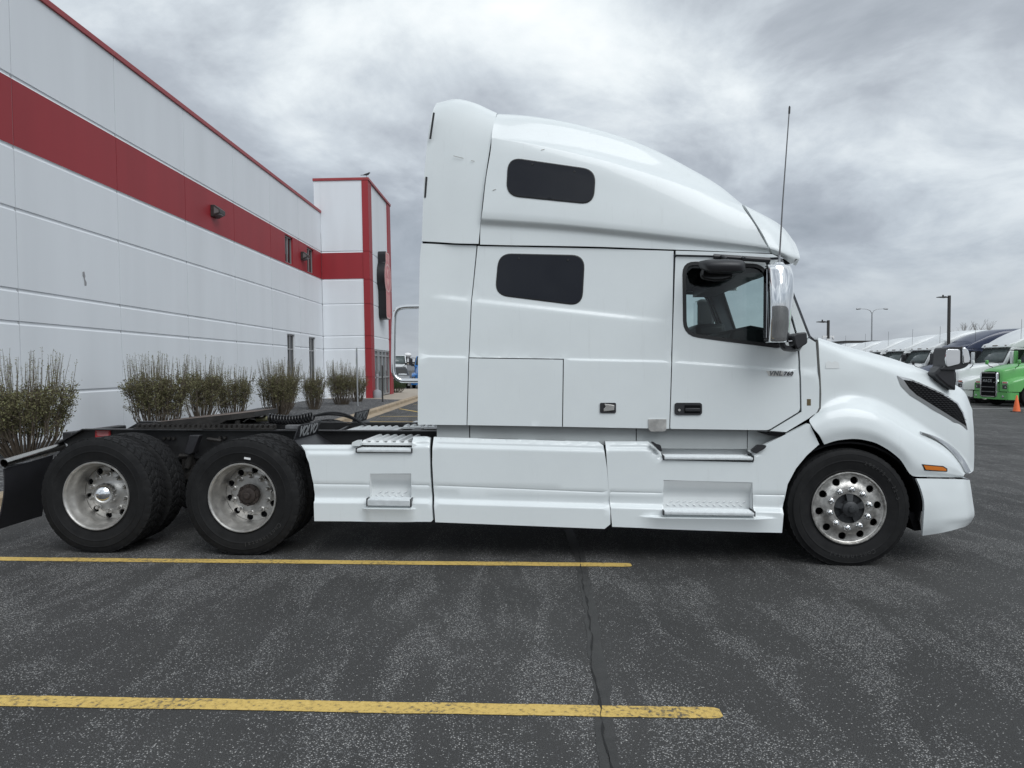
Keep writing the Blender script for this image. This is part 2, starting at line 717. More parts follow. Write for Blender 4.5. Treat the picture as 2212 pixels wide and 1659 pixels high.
M['red_label'] = mat('red_label', (0.50, 0.03, 0.035), 0.4)
M['label_white'] = mat('white_print', (0.78, 0.78, 0.78), 0.5)
M['bronze'] = mat('bronze_sticker', (0.17, 0.13, 0.07), 0.4, metal=0.5)
M['bug_white'] = mat('volvo_letters', (0.42, 0.43, 0.44), 0.5)
M['hose'] = mat('air_hose', (0.016, 0.016, 0.018), 0.35)
M['fitting'] = mat('brass_fitting', (0.42, 0.40, 0.24), 0.4, metal=0.4)


def tyre_mat():
    m = mat('tyre_rubber', (0.012, 0.012, 0.012), 0.75, spec=0.25)
    t = m.node_tree
    b = t.nodes['Principled BSDF']
    tc = nd(t, 'ShaderNodeTexCoord')
    n = nd(t, 'ShaderNodeTexNoise', in_Scale=7.0, in_Detail=8.0, in_Roughness=0.7)
    t.links.new(tc.outputs['Object'], n.inputs['Vector'])
    r = ramp(t, [(0.35, (0.0075, 0.0075, 0.008)), (0.62, (0.014, 0.014, 0.0145)), (0.8, (0.032, 0.031, 0.03))])
    t.links.new(n.outputs['Fac'], r.inputs[0])
    t.links.new(r.outputs[0], b.inputs['Base Color'])
    n2 = nd(t, 'ShaderNodeTexNoise', in_Scale=160.0, in_Detail=3.0)
    t.links.new(tc.outputs['Object'], n2.inputs['Vector'])
    bp = nd(t, 'ShaderNodeBump', in_Strength=0.12, in_Distance=0.003)
    t.links.new(n2.outputs['Fac'], bp.inputs['Height'])
    t.links.new(bp.outputs[0], b.inputs['Normal'])
    return m


M['tyre'] = tyre_mat()
M['tyre_text'] = mat('tyre_lettering', (0.034, 0.034, 0.034), 0.6)


def asphalt_mat():
    m = bpy.data.materials.new('asphalt')
    m.use_nodes = True
    t = m.node_tree
    L = t.links.new
    b = t.nodes['Principled BSDF']
    b.inputs['Specular IOR Level'].default_value = 0.35
    tc = nd(t, 'ShaderNodeTexCoord')
    co = tc.outputs['Object']
    # worn streaks running across the stalls, where the light stones show
    mp = nd(t, 'ShaderNodeMapping')
    mp.inputs['Rotation'].default_value = (0, 0, R(-14))
    mp.inputs['Scale'].default_value = (1.9, 0.62, 1)
    L(co, mp.inputs[0])
    s1 = nd(t, 'ShaderNodeTexNoise', in_Scale=1.5, in_Detail=5.0, in_Roughness=0.55, in_Distortion=0.9)
    L(mp.outputs[0], s1.inputs['Vector'])
    s2 = nd(t, 'ShaderNodeTexNoise', in_Scale=0.42, in_Detail=5.0, in_Roughness=0.6)
    L(co, s2.inputs['Vector'])
    sm = nd(t, 'ShaderNodeMath', operation='MULTIPLY_ADD', in_1=0.22)
    L(s2.outputs['Fac'], sm.inputs[0])
    h = nd(t, 'ShaderNodeMath', operation='MULTIPLY', in_1=0.80)
    L(s1.outputs['Fac'], h.inputs[0])
    L(h.outputs[0], sm.inputs[2])
    wear = nd(t, 'ShaderNodeMapRange', interpolation_type='SMOOTHSTEP', in_1=0.43, in_2=0.62)
    L(sm.outputs[0], wear.inputs[0])
    # stones
    vo = nd(t, 'ShaderNodeTexVoronoi', in_Scale=125.0)
    L(co, vo.inputs['Vector'])
    sep = nd(t, 'ShaderNodeSeparateColor')
    L(vo.outputs['Color'], sep.inputs[0])
    thr = nd(t, 'ShaderNodeMapRange', in_3=0.90, in_4=0.28)
    L(wear.outputs[0], thr.inputs[0])
    gt = nd(t, 'ShaderNodeMath', operation='GREATER_THAN')
    L(sep.outputs[0], gt.inputs[0])
    L(thr.outputs[0], gt.inputs[1])
    core = nd(t, 'ShaderNodeMapRange', in_1=0.55, in_2=0.25)
    L(vo.outputs['Distance'], core.inputs[0])
    stone = nd(t, 'ShaderNodeMath', operation='MULTIPLY')
    L(gt.outputs[0], stone.inputs[0])
    L(core.outputs[0], stone.inputs[1])
    scol = ramp(t, [(0.0, (0.10, 0.10, 0.105)), (0.5, (0.21, 0.21, 0.21)), (0.85, (0.37, 0.362, 0.35)), (1.0, (0.55, 0.535, 0.51))])
    L(sep.outputs[1], scol.inputs[0])
    fine = nd(t, 'ShaderNodeTexNoise', in_Scale=220.0, in_Detail=4.0, in_Roughness=0.7)
    L(co, fine.inputs['Vector'])
    bcol = ramp(t, [(0.36, (0.013, 0.0128, 0.0125)), (0.64, (0.076, 0.0745, 0.073))])
    L(fine.outputs['Fac'], bcol.inputs[0])
    tone = ramp(t, [(0.3, (0.75, 0.75, 0.75)), (0.7, (1.3, 1.3, 1.29))])
    L(s2.outputs['Fac'], tone.inputs[0])
    bm = nd(t, 'ShaderNodeMix', data_type='RGBA', blend_type='MULTIPLY')
    bm.inputs[0].default_value = 1
    L(bcol.outputs[0], bm.inputs[6])
    L(tone.outputs[0], bm.inputs[7])
    mx = nd(t, 'ShaderNodeMix', data_type='RGBA')
    L(stone.outputs[0], mx.inputs[0])
    L(bm.outputs[2], mx.inputs[6])
    L(scol.outputs[0], mx.inputs[7])
    L(mx.outputs[2], b.inputs['Base Color'])
    rg = nd(t, 'ShaderNodeMapRange', in_3=0.66, in_4=0.9)
    L(s1.outputs['Fac'], rg.inputs[0])
    L(rg.outputs[0], b.inputs['Roughness'])
    hv = nd(t, 'ShaderNodeMath', operation='MULTIPLY', in_1=-1.0)
    L(vo.outputs['Distance'], hv.inputs[0])
    bp = nd(t, 'ShaderNodeBump', in_Strength=0.45, in_Distance=0.004)
    L(hv.outputs[0], bp.inputs['Height'])
    L(bp.outputs[0], b.inputs['Normal'])
    return m


M['asphalt'] = asphalt_mat()


def line_paint_mat():
    m = mat('yellow_road_paint', (0.66, 0.43, 0.085), 0.7)
    t = m.node_tree
    L = t.links.new
    b = t.nodes['Principled BSDF']
    tc = nd(t, 'ShaderNodeTexCoord')
    n = nd(t, 'ShaderNodeTexNoise', in_Scale=34.0, in_Detail=8.0, in_Roughness=0.72)
    L(tc.outputs['Object'], n.inputs['Vector'])
    n2 = nd(t, 'ShaderNodeTexNoise', in_Scale=2.2, in_Detail=4.0)
    L(tc.outputs['Object'], n2.inputs['Vector'])
    ad = nd(t, 'ShaderNodeMath', operation='MULTIPLY_ADD', in_1=0.35)
    L(n2.outputs['Fac'], ad.inputs[0])
    L(n.outputs['Fac'], ad.inputs[2])
    r = ramp(t, [(0.52, (0.10, 0.088, 0.068)), (0.59, (0.38, 0.265, 0.085)), (0.65, (0.58, 0.40, 0.11)), (0.9, (0.70, 0.50, 0.16))])
    L(ad.outputs[0], r.inputs[0])
    L(r.outputs[0], b.inputs['Base Color'])
    vo = nd(t, 'ShaderNodeTexVoronoi', in_Scale=105.0)
    L(tc.outputs['Object'], vo.inputs['Vector'])
    bp = nd(t, 'ShaderNodeBump', in_Strength=0.35, in_Distance=0.004)
    L(vo.outputs['Distance'], bp.inputs['Height'])
    L(bp.outputs[0], b.inputs['Normal'])
    return m


M['yellow'] = line_paint_mat()
M['seal'] = mat('crack_sealer', (0.040, 0.039, 0.038), 0.6, var=0.35, vscale=12, bump=0.3, bscale=90)
M['crack'] = mat('open_crack', (0.014, 0.014, 0.014), 0.9)
M['kerb'] = mat('kerb_concrete', (0.36, 0.285, 0.20), 0.85, var=0.3, vscale=3, bump=0.3, bscale=70)
M['pavement'] = mat('pavement_concrete', (0.38, 0.33, 0.27), 0.85, var=0.18, vscale=2, bump=0.2, bscale=60)


def gravel_mat():
    m = mat('grey_gravel', (0.1, 0.1, 0.1), 0.85)
    t = m.node_tree
    L = t.links.new
    b = t.nodes['Principled BSDF']
    tc = nd(t, 'ShaderNodeTexCoord')
    vo = nd(t, 'ShaderNodeTexVoronoi', in_Scale=26.0)
    L(tc.outputs['Object'], vo.inputs['Vector'])
    sp = nd(t, 'ShaderNodeSeparateColor')
    L(vo.outputs['Color'], sp.inputs[0])
    r = ramp(t, [(0.0, (0.03, 0.03, 0.032)), (0.6, (0.085, 0.085, 0.088)), (0.9, (0.16, 0.16, 0.16)), (1.0, (0.3, 0.29, 0.28))])
    L(sp.outputs[0], r.inputs[0])
    L(r.outputs[0], b.inputs['Base Color'])
    bp = nd(t, 'ShaderNodeBump', in_Strength=1.0, in_Distance=0.03)
    iv = nd(t, 'ShaderNodeMath', operation='MULTIPLY', in_1=-1.0)
    L(vo.outputs['Distance'], iv.inputs[0])
    L(iv.outputs[0], bp.inputs['Height'])
    L(bp.outputs[0], b.inputs['Normal'])
    return m


M['gravel'] = gravel_mat()


def wall_mat(name, col, streak):
    """painted precast wall: faint rain streaks and blotches"""
    m = mat(name, col, 0.55)
    t = m.node_tree
    L = t.links.new
    b = t.nodes['Principled BSDF']
    tc = nd(t, 'ShaderNodeTexCoord')
    mp = nd(t, 'ShaderNodeMapping')
    mp.inputs['Scale'].default_value = (1, 0.8, 0.10)
    L(tc.outputs['Object'], mp.inputs[0])
    n = nd(t, 'ShaderNodeTexNoise', in_Scale=1.3, in_Detail=4.0, in_Roughness=0.5)
    L(mp.outputs[0], n.inputs['Vector'])
    r = ramp(t, [(0.25, tuple(c * (1 - streak) for c in col)), (0.6, col)])
    L(n.outputs['Fac'], r.inputs[0])
    L(r.outputs[0], b.inputs['Base Color'])
    n2 = nd(t, 'ShaderNodeTexNoise', in_Scale=90.0, in_Detail=3.0)
    L(tc.outputs['Object'], n2.inputs['Vector'])
    bp = nd(t, 'ShaderNodeBump', in_Strength=0.08, in_Distance=0.01)
    L(n2.outputs['Fac'], bp.inputs['Height'])
    L(bp.outputs[0], b.inputs['Normal'])
    return m


M['wall'] = wall_mat('white_wall_paint', (0.745, 0.77, 0.80), 0.07)
M['wall_red'] = wall_mat('red_wall_paint', (0.31, 0.020, 0.028), 0.15)
M['coping'] = mat('red_metal_coping', (0.33, 0.045, 0.05), 0.45, var=0.1)
M['win_frame'] = mat('anodised_frame', (0.36, 0.36, 0.36), 0.4, metal=0.5)
M['win_glass'] = mat('building_glass', (0.012, 0.014, 0.016), 0.04)
M['door_glass'] = mat('entrance_glass', (0.10, 0.115, 0.12), 0.05)
M['sign_black'] = mat('sign_black', (0.010, 0.010, 0.011), 0.3)
M['sign_red'] = mat('sign_red_face', (0.55, 0.10, 0.10), 0.35)
M['sign_pale'] = mat('sign_pale_print', (0.70, 0.42, 0.38), 0.4)
M['dark_metal'] = mat('bronze_lamp_metal', (0.045, 0.042, 0.04), 0.45, metal=0.3, var=0.1)
M['galv'] = mat('galvanised_steel', (0.36, 0.37, 0.38), 0.45, metal=0.6, var=0.12)
M['bin_grey'] = mat('grey_bin', (0.27, 0.28, 0.30), 0.6, var=0.06)
M['twig'] = mat('shrub_twig', (0.105, 0.082, 0.06), 0.85, var=0.25, vscale=6)
M['leaf'] = mat('shrub_leaf', (0.115, 0.105, 0.045), 0.7, var=0.5, vscale=5)
M['leaf_new'] = mat('shrub_bud', (0.19, 0.19, 0.085), 0.7, var=0.3, vscale=8)
M['leaf_green'] = mat('evergreen_leaf', (0.05, 0.09, 0.03), 0.7, var=0.4, vscale=5)
M['cone'] = mat('cone_orange', (0.85, 0.16, 0.04), 0.5, var=0.08)
M['cone_base'] = mat('cone_base', (0.05, 0.045, 0.04), 0.7)

# ------------------------------------------------------------------ ground
def gz(x, y):
    """the lot falls away gently towards the row of parked trucks"""
    return -0.42 * S((x - 7.0) / 17.0)


def ground_sheet(name, xs, ys, dz, material, kind='structure'):
    v = [(x, y, gz(x, y) + dz) for y in ys for x in xs]
    o = mesh_obj(name, v, grid_faces(len(ys), len(xs)), material, smooth=True, sharp=60)
    o['kind'] = kind
    return o


gxs = [-2500, -800, -200, -60, -20, 0] + [5 + i for i in range(0, 24)] + [40, 80, 200, 800, 2500]
gys = [-400, -100, -20, 0, 5, 10, 20, 30, 40, 60, 80, 150, 400, 1200, 3500]
ground_sheet('asphalt_lot', gxs, gys, 0.0, M['asphalt'])


def strip(name, pts, width, z, material, jitter=0.0, seed=1, parent=None, round_end=False):
    """flat painted band along a ground line"""
    rnd = random.Random(seed)
    P = [Vector((p[0], p[1])) for p in pts]
    full = []
    for a, b in zip(P[:-1], P[1:]):
        k = max(2, int((b - a).length / 0.06))
        full += [a + (b - a) * (i / k) for i in range(k)]
    if round_end:
        full.append(P[-1] - (P[-1] - P[-2]).normalized() * 0.02)
    full.append(P[-1])
    v, f = [], []
    n = len(full)
    off = 0.0
    for i, p in enumerate(full):
        t = (full[min(i + 1, n - 1)] - full[max(i - 1, 0)]).normalized()
        nr = Vector((-t.y, t.x))
        w = width(i / (n - 1)) if callable(width) else width
        if round_end:
            d = (n - 1 - i) * 0.06
            if i == n - 1:
                w *= 0.62
            elif i == n - 2:
                w *= 0.92
        off = 0.8 * off + rnd.uniform(-jitter, jitter) * 0.6
        for s in (0.5, -0.5):
            q = p + nr * (w * s + off + rnd.uniform(-jitter, jitter) * 0.5)
            v.append((q.x, q.y, gz(q.x, q.y) + z))
    for i in range(n - 1):
        f.append((2 * i + 1, 2 * i + 3, 2 * i + 2, 2 * i))
    o = mesh_obj(name, v, f, material, parent)
    if parent is None:
        o['kind'] = 'structure'
    return o


def gline(a, b, ext=0.0):
    p, q = Vector(G(*a)), Vector(G(*b))
    d = (q - p).normalized()
    return [tuple(p - d * ext), tuple(q)]


strip('parking_line', gline((0, 1208), (1364, 1221), 1.4), 0.112, 0.004, M['yellow'], 0.0035, 3, round_end=True)
strip('parking_line', gline((0, 1515), (1558, 1541), 2.5), 0.112, 0.004, M['yellow'], 0.0035, 5, round_end=True)
for k, (a, b) in enumerate([((-4.45, 23.9), (1.5, 23.75)), ((-4.45, 21.6), (1.5, 21.4)), ((-4.5, 28.3), (-0.6, 20.6)), ((-4.4, 31.6), (1.5, 31.4))]):
    strip('parking_line', [a, b], 0.11, 0.004, M['yellow'], 0.004, 11 + k)
for k, (a, b) in enumerate([((16.0, 36.2), (27.0, 35.2)), ((14.5, 44.5), (24.0, 43.4))]):
    strip('parking_line', [a, b], 0.11, 0.004, M['label_white'], 0.004, 31 + k)

seal_pts = [G(*p) for p in ((1246, 1185), (1251, 1201), (1263, 1266), (1279, 1366), (1295, 1466), (1303, 1526), (1311, 1591), (1322, 1659), (1340, 1760))]
strip('crack_seal', [(0.52, 9.5)] + seal_pts, 0.088, 0.0025, M['seal'], 0.010, 7)
crk = [G(*p) for p in ((1247, 1186), (1252, 1205), (1258, 1250), (1265, 1300), (1276, 1366), (1279, 1380), (1278, 1430), (1289, 1480), (1296, 1520), (1298, 1545), (1311, 1606), (1318, 1659), (1334, 1760))]
strip('pavement_crack', crk, lambda t: 0.003 + 0.006 * math.sin(t * 43) ** 2, 0.0065, M['crack'], 0.011, 9)
cr2 = [G(*p) for p in ((2108, 955), (2160, 957), (2212, 954), (2300, 956))]
strip('pavement_crack', cr2, 0.03, 0.003, M['crack'], 0.02, 12)
cr3 = [G(*p) for p in ((2110, 1017), (2160, 1016), (2212, 1018), (2300, 1016))]
strip('pavement_crack', cr3, 0.02, 0.003, M['crack'], 0.02, 13)

# planting bed, kerb and pavement along the building
KERB = [(-6.5, 2.0), (-6.05, 9.0), (-5.35, 15.5), (-4.98, 20.0), (-4.95, 27.0), (-4.95, 50.0)]
WYAW = R(0.9044)
WD = (math.sin(WYAW), math.cos(WYAW))


def kerb_mesh():
    P = [Vector(p) for p in KERB]
    v, f = [], []
    prof = [(0.0, -0.05), (0.0, 0.11), (-0.03, 0.145), (-0.17, 0.15), (-0.19, 0.10)]
    gut = [(0.36, 0.004), (0.0, 0.008)]
    prof = gut + prof[1:]
    full = []
    for a, b in zip(P[:-1], P[1:]):
        k = max(2, int((b - a).length / 0.5))
        full += [a + (b - a) * (i / k) for i in range(k)]
    full.append(P[-1])
    rnd = random.Random(4)
    for i, p in enumerate(full):
        t = (full[min(i + 1, len(full) - 1)] - full[max(i - 1, 0)]).normalized()
        nr = Vector((t.y, -t.x))
        j = rnd.uniform(-0.008, 0.008)
        for d, h in prof:
            q = p + nr * (d + j)
            v.append((q.x, q.y, h + (j * 0.6 if h > 0.05 else 0)))
    return v, grid_faces(len(full), len(prof), True)


kv, kf = kerb_mesh()
ko = mesh_obj('kerb', kv, kf, M['kerb'], sharp=30)
ko['kind'] = 'structure'

rnd = random.Random(8)
bv, bf = [], []
ys_b = list(np.arange(2.0, 33.9, 0.6))
for y in ys_b:
    xk = lin(y, [p[1] for p in KERB], [p[0] for p in KERB]) - 0.18
    for t in np.linspace(0, 1, 9):
        x = xk + t * (-10.6 - xk)
        bv.append((x, y, 0.118 + 0.05 * math.sin(math.pi * t) + rnd.uniform(-0.012, 0.012)))
gb = mesh_obj('gravel_bed', bv, grid_faces(len(ys_b), 9, True), M['gravel'], sharp=80)
tag(gb, 'dark grey crushed stone filling the planting bed beside the white wall', 'gravel', kind='stuff')

pv = MB()
for i in range(9):
    pv.box((-9.0, 33.62 + i * 1.8, -0.05), (-5.12, 33.62 + i * 1.8 + 1.785, 0.14))
pav = pv.build('pavement', M['pavement'], bevel=0.01)
pav['kind'] = 'structure'

# ------------------------------------------------------------------ the building
WALL_L = -9.81
LEAN = R(-0.95)
bld = thing('dealership_building', 'long white precast concrete building with a broad red stripe and entrance tower', 'building')
Mw = Matrix.Translation((WALL_L * WD[1], -WALL_L * WD[0], 0)) @ Matrix.Rotation(-WYAW, 4, 'Z') @ Matrix.Translation((0, 0, 4)) @ Matrix.Rotation(LEAN, 4, 'Y') @ Matrix.Translation((0, 0, -4))
bld.matrix_world = Mw

Z_TOP = 9.19
REV = [1.135, 2.52, 3.15, 4.715, 5.905, 7.27]
RED0, RED1 = 5.948, 7.228


def wall_profile(z0=-0.3, top=Z_TOP):
    p = [(0.0, z0)]
    for z in [q for q in REV if q > z0 + 0.1]:
        p += [(0.0, z - 0.043), (-0.022, z - 0.008), (-0.022, z + 0.032), (0.0, z + 0.043)]
    p.append((0.0, top))
    return p


def wall_panel(name, a0, a1, put, holes=(), z0=-0.3, top=Z_TOP, parent=None, red=True, depth=0.2, mats=None):
    """precast panel between a0 and a1 along the wall; put(s, along, z) places a point; holes = (a, b, z, z2)"""
    prof = wall_profile(z0, top)
    zs = sorted({p[1] for p in prof} | ({RED0, RED1} if red else set()) | {h for q in holes for h in q[2:]})
    pz, po = [p[1] for p in prof], [p[0] for p in prof]
    al = sorted({a0, a1} | {h for q in holes for h in q[:2]})
    v, f, mi = [], [], []
    na = len(al)
    for z in zs:
        for a in al:
            v.append(put(lin(z, pz, po), a, z))
    for i in range(len(zs) - 1):
        zm = (zs[i] + zs[i + 1]) / 2
        for j in range(na - 1):
            am = (al[j] + al[j + 1]) / 2
            if any(q[0] < am < q[1] and q[2] < zm < q[3] for q in holes):
                continue
            k = i * na + j
            f.append((k, k + 1, k + 1 + na, k + na))
            mi.append(1 if red and RED0 < zm < RED1 else 0)
    for q in holes:                        # jambs of the openings
        n = len(v)
        for s in (0.0, -depth):
            v += [put(s, q[0], q[2]), put(s, q[1], q[2]), put(s, q[1], q[3]), put(s, q[0], q[3])]
        zm = (q[2] + q[3]) / 2
        for k in range(4):
            f.append((n + k, n + (k + 1) % 4, n + 4 + (k + 1) % 4, n + 4 + k))
            mi.append(1 if red and RED0 - 0.1 < zm < RED1 else 0)
    n = len(v)                             # ends and top fold back
    pe = [(s, z) for s, z in prof]
    for a, sg in ((a0, 1), (a1, -1)):
        m0 = len(v)
        for s, z in pe:
            v.append(put(s, a, z))
            v.append(put(-depth, a, z))
        for i in range(len(pe) - 1):
            k = m0 + 2 * i
            f.append((k, k + 1, k + 3, k + 2) if sg > 0 else (k + 1, k, k + 2, k + 3))
            mi.append(1 if red and RED0 - 0.02 < (pe[i][1] + pe[i + 1][1]) / 2 < RED1 else 0)
    m0 = len(v)
    v += [put(0, a0, top), put(0, a1, top), put(-depth, a1, top), put(-depth, a0, top)]
    f.append((m0, m0 + 1, m0 + 2, m0 + 3))
    mi.append(0)
    o = mesh_obj(name, v, f, mats or [M['wall'], M['wall_red']], parent, smooth=False, mi=mi)
    return o


def put_x(off):
    return lambda s, a, z: (off + s, a, z)


def put_y(off):
    return lambda s, a, z: (a, off - s, z)


JOINTS = [-0.33 + 3.5 * k for k in range(0, 11)]
WINS = {8: (29.35, 30.35), 9: (32.35, 33.35)}


def window(parent, a0, a1, z0, z1, put, bars, name='window'):
    """aluminium frame with dark panes set back in its opening"""
    w = MB()
    t = 0.05

    def bar(b0, b1, c0, c1):
        q = [put(s, a, z) for s in (-0.13, -0.07) for a, z in ((b0, c0), (b1, c0), (b1, c1), (b0, c1))]
        w.add(q, [(0, 1, 2, 3), (7, 6, 5, 4), (0, 4, 5, 1), (1, 5, 6, 2), (2, 6, 7, 3), (3, 7, 4, 0)])
    bar(a0, a0 + t, z0, z1)
    bar(a1 - t, a1, z0, z1)
    bar(a0 + t, a1 - t, z0, z0 + t)
    bar(a0 + t, a1 - t, z1 - t, z1)
    vb, hb = bars
    for a in vb:
        bar(a - t / 2, a + t / 2, z0 + t, z1 - t)
    for z in hb:
        xs = [a0 + t] + [q for a in vb for q in (a - t / 2, a + t / 2)] + [a1 - t]
        for k in range(0, len(xs), 2):
            bar(xs[k], xs[k + 1], z - t / 2, z + t / 2)
    o = w.build(name, M['win_frame'], parent)
    p = MB()
    p.add([put(-0.105, a, z) for a, z in ((a0, z0), (a1, z0), (a1, z1), (a0, z1))], [(0, 1, 2, 3)])
    g = p.build('pane', M['win_glass'], o)
    return o


for k in range(1, 10):
    a0, a1 = JOINTS[k] + 0.011, JOINTS[k + 1] - 0.011
    hs = []
    if k in WINS:
        w0, w1 = WINS[k]
        hs = [(w0, w1, 0.75, 3.05), (w0, w1, 6.02, 7.16)]
    wall_panel('wall_panel', a0, a1, put_x(0), hs, parent=bld)
    for h in hs:
        mid = (h[0] + h[1]) / 2
        window(bld, h[0], h[1], h[2], h[3], put_x(0), ([mid], [2.42] if h[2] < 1 else []))
jb = MB()
for k in range(1, 11):
    jb.box((-0.10, JOINTS[k] - 0.02, -0.3), (-0.012, JOINTS[k] + 0.02, Z_TOP - 0.02))
jb.build('joint_caulk', mat('joint_caulk', (0.42, 0.43, 0.45), 0.8), bld)
# paint-bare patch and coping
cp = MB()
for k in range(1, 10):
    cp.box((-0.26, JOINTS[k] + 0.004, Z_TOP - 0.03), (0.045, JOINTS[k + 1] - 0.004, Z_TOP + 0.10))
cp.build('roof_coping', M['coping'], bld, bevel=0.008)
ptc = [(15.70, 3.78), (15.77, 3.80), (15.80, 3.70), (15.78, 3.64), (15.84, 3.56), (15.83, 3.49), (15.76, 3.48), (15.755, 3.58), (15.73, 3.66), (15.70, 3.69)]
pm = MB()
pm.add([(0.003, a, z) for a, z in ptc], [tuple(range(len(ptc)))])
pm.build('bare_patch', mat('bare_concrete', (0.30, 0.30, 0.31), 0.9, var=0.1), bld, fix=False)
rf = MB()
rf.box((-30, JOINTS[1], 8.2), (-0.21, 40, 8.4))
rf.box((-30.2, JOINTS[1], -0.2), (-30, 40, 9.1))
rf.build('roof_deck', mat('roof_membrane', (0.45, 0.45, 0.45), 0.8), bld)

# entrance tower
TY0, TY1, TX, TZ = 34.67, 40.4, 2.31, 10.72
PW = 0.27
wall_panel('tower_front_panel', 0.012, TX - PW, lambda s, a, z: (a, TY0 - s, z), top=TZ, parent=bld)
ub = MB()
ub.box((-0.30, TY0 + 0.0, Z_TOP - 1.0), (0.008, TY0 + 0.2, TZ))
ub.build('tower_return_panel', M['wall'], bld)


def pilaster(x0, x1, y0, y1, name):
    m = MB()
    zs = [-0.2] + REV + [TZ]
    for a, b in zip(zs[:-1], zs[1:]):
        m.box((x0, y0, a + 0.012), (x1, y1, b - 0.012))
        m.box((x0 + 0.02, y0 + 0.02, a - 0.012), (x1 - 0.02, y1 - 0.02, a + 0.012))
    return m.build(name, M['wall_red'], bld, bevel=0.006, smooth=False)


pilaster(TX - PW + 0.006, TX + 0.05, TY0 - 0.03, TY0 + 0.72, 'red_pilaster')
pilaster(TX - 0.3, TX + 0.05, TY1 - 0.85, TY1, 'red_pilaster')
wall_panel('tower_side_panel', TY0 + 0.724, TY1 - 0.854, put_x(TX), z0=2.52, top=TZ, parent=bld, red=False)
tw = MB()
tw.box((-0.28, TY0 + 0.21, 0), (TX - 0.35, TY1 - 0.05, TZ - 0.3))
tw.build('tower_core', M['wall'], bld)
cp = MB()
cp.box((-0.34, TY0 - 0.045, TZ + 0.002), (TX + 0.09, TY0 + 0.2, TZ + 0.13))
cp.box((TX - 0.2, TY0 + 0.202, TZ + 0.002), (TX + 0.09, TY1 + 0.04, TZ + 0.13))
cp.build('tower_coping', M['coping'], bld, bevel=0.008)
# glazed entrance between the pilasters
en = MB()
e0, e1, ex = TY0 + 0.73, TY1 - 0.86, TX - 0.02
for a in (e0, e0 + 0.95, e0 + 1.05, e0 + 2.05, e0 + 2.95, e1 - 0.07):
    en.box((ex - 0.09, a, 0.14), (ex + 0.02, a + 0.07, 2.5))
for z in (0.14, 1.05, 2.18, 2.43):
    en.box((ex - 0.08, e0, z), (ex + 0.01, e1, z + 0.08))
eo = en.build('entrance_frame', M['win_frame'], bld)
eg = MB()
eg.box((ex - 0.05, e0, 0.14), (ex - 0.04, e1, 2.5))
eg.build('entrance_glass', M['door_glass'], eo)

# wall lights
def wall_light(y, z, label):
    p = Mw @ Vector((0.0, y, z))
    t = thing('wall_light', label, 'light', p, -WYAW, 'wall lights on the red stripe')
    m = MB()
    m.prism([(0.0, -0.20), (0.0, 0.16), (0.12, 0.16), (0.30, 0.02), (0.30, -0.10), (0.10, -0.20)], -0.21, 0.21, 'y')
    b = m.build('lamp_housing', M['dark_metal'], t, bevel=0.012)
    g = MB()
    g.add([(0.105, -0.17, -0.192), (0.292, -0.17, -0.106), (0.292, 0.17, -0.106), (0.105, 0.17, -0.192)], [(0, 1, 2, 3)])
    g.add([(0.11, -0.212, 0.10), (0.11, -0.212, -0.12), (0.26, -0.212, -0.08), (0.26, -0.212, 0.0)], [(0, 1, 2, 3)])
    g.build('lamp_lens', mat('lamp_lens', (0.16, 0.16, 0.16), 0.2), t, fix=False)
    m2 = MB().box((-0.01, -0.1, -0.1), (0.03, 0.1, 0.1))
    m2.build('wall_plate', M['dark_metal'], t)
    return t


wall_light(22.55, 6.62, 'dark bronze wall light on the red stripe, alone with no window beside it')
wall_light(31.62, 6.62, 'dark bronze wall light between the two upper windows of the red stripe')

# tower sign: a long shield with a round head
def sign_outline(grow=0.0, n=40):
    cz, rr, hw, cap = 6.30, 0.93, 0.62, 0.55
    top, bot = 7.66, 4.13
    pts = []
    rr, hw, cap = rr + grow, hw + grow, cap + grow
    top, bot = top + grow, bot - grow
    # right side from the bottom up (along the wall = a)
    for t in np.linspace(-math.pi / 2, 0, 8):
        pts.append((hw - 0.25 + 0.25 * math.cos(t), bot + 0.25 + 0.25 * math.sin(t)))
    a0 = -math.asin(min(1, math.sqrt(max(0, rr * rr - hw * hw)) / rr))
    a1 = math.acos(min(1, cap / rr))
    for t in np.linspace(a0, a1, 18):
        pts.append((rr * math.cos(t), cz + rr * math.sin(t)))
    for t in np.linspace(0, math.pi / 2, 6):
        pts.append((cap - 0.2 + 0.2 * math.cos(t), top - 0.2 + 0.2 * math.sin(t)))
    return pts + [(-a, z) for a, z in reversed(pts)]


SGY = 37.45
sg = thing('tower_sign', 'tall black shield shaped sign with red face on the entrance tower', 'sign', Mw @ Vector((TX, SGY, 0)))
sg.matrix_world = Mw @ Matrix.Translation((TX, SGY, 0))
m = MB()
m.prism(sign_outline(), 0.0, 0.40, 'x')
m.build('sign_body', M['sign_black'], sg, bevel=0.02, sharp=30)


def sign_face(name, outline, x, material):
    P, tris, _ = triangulate(outline, (), 0.2, 0.2, 0.1)
    return mesh_obj(name, [(x, a, z) for a, z in P], tris, material, sg, smooth=False)


sign_face('sign_face', sign_outline(-0.03), 0.404, M['sign_red'])


def ring(cz, r0, r1, sa=1.0):
    o = [(r1 * sa * math.cos(t), cz + r1 * math.sin(t)) for t in np.linspace(0, 2 * math.pi, 36, endpoint=False)]
    i = [(r0 * sa * math.cos(t), cz + r0 * math.sin(t)) for t in np.linspace(0, 2 * math.pi, 36, endpoint=False)]
    return o, i


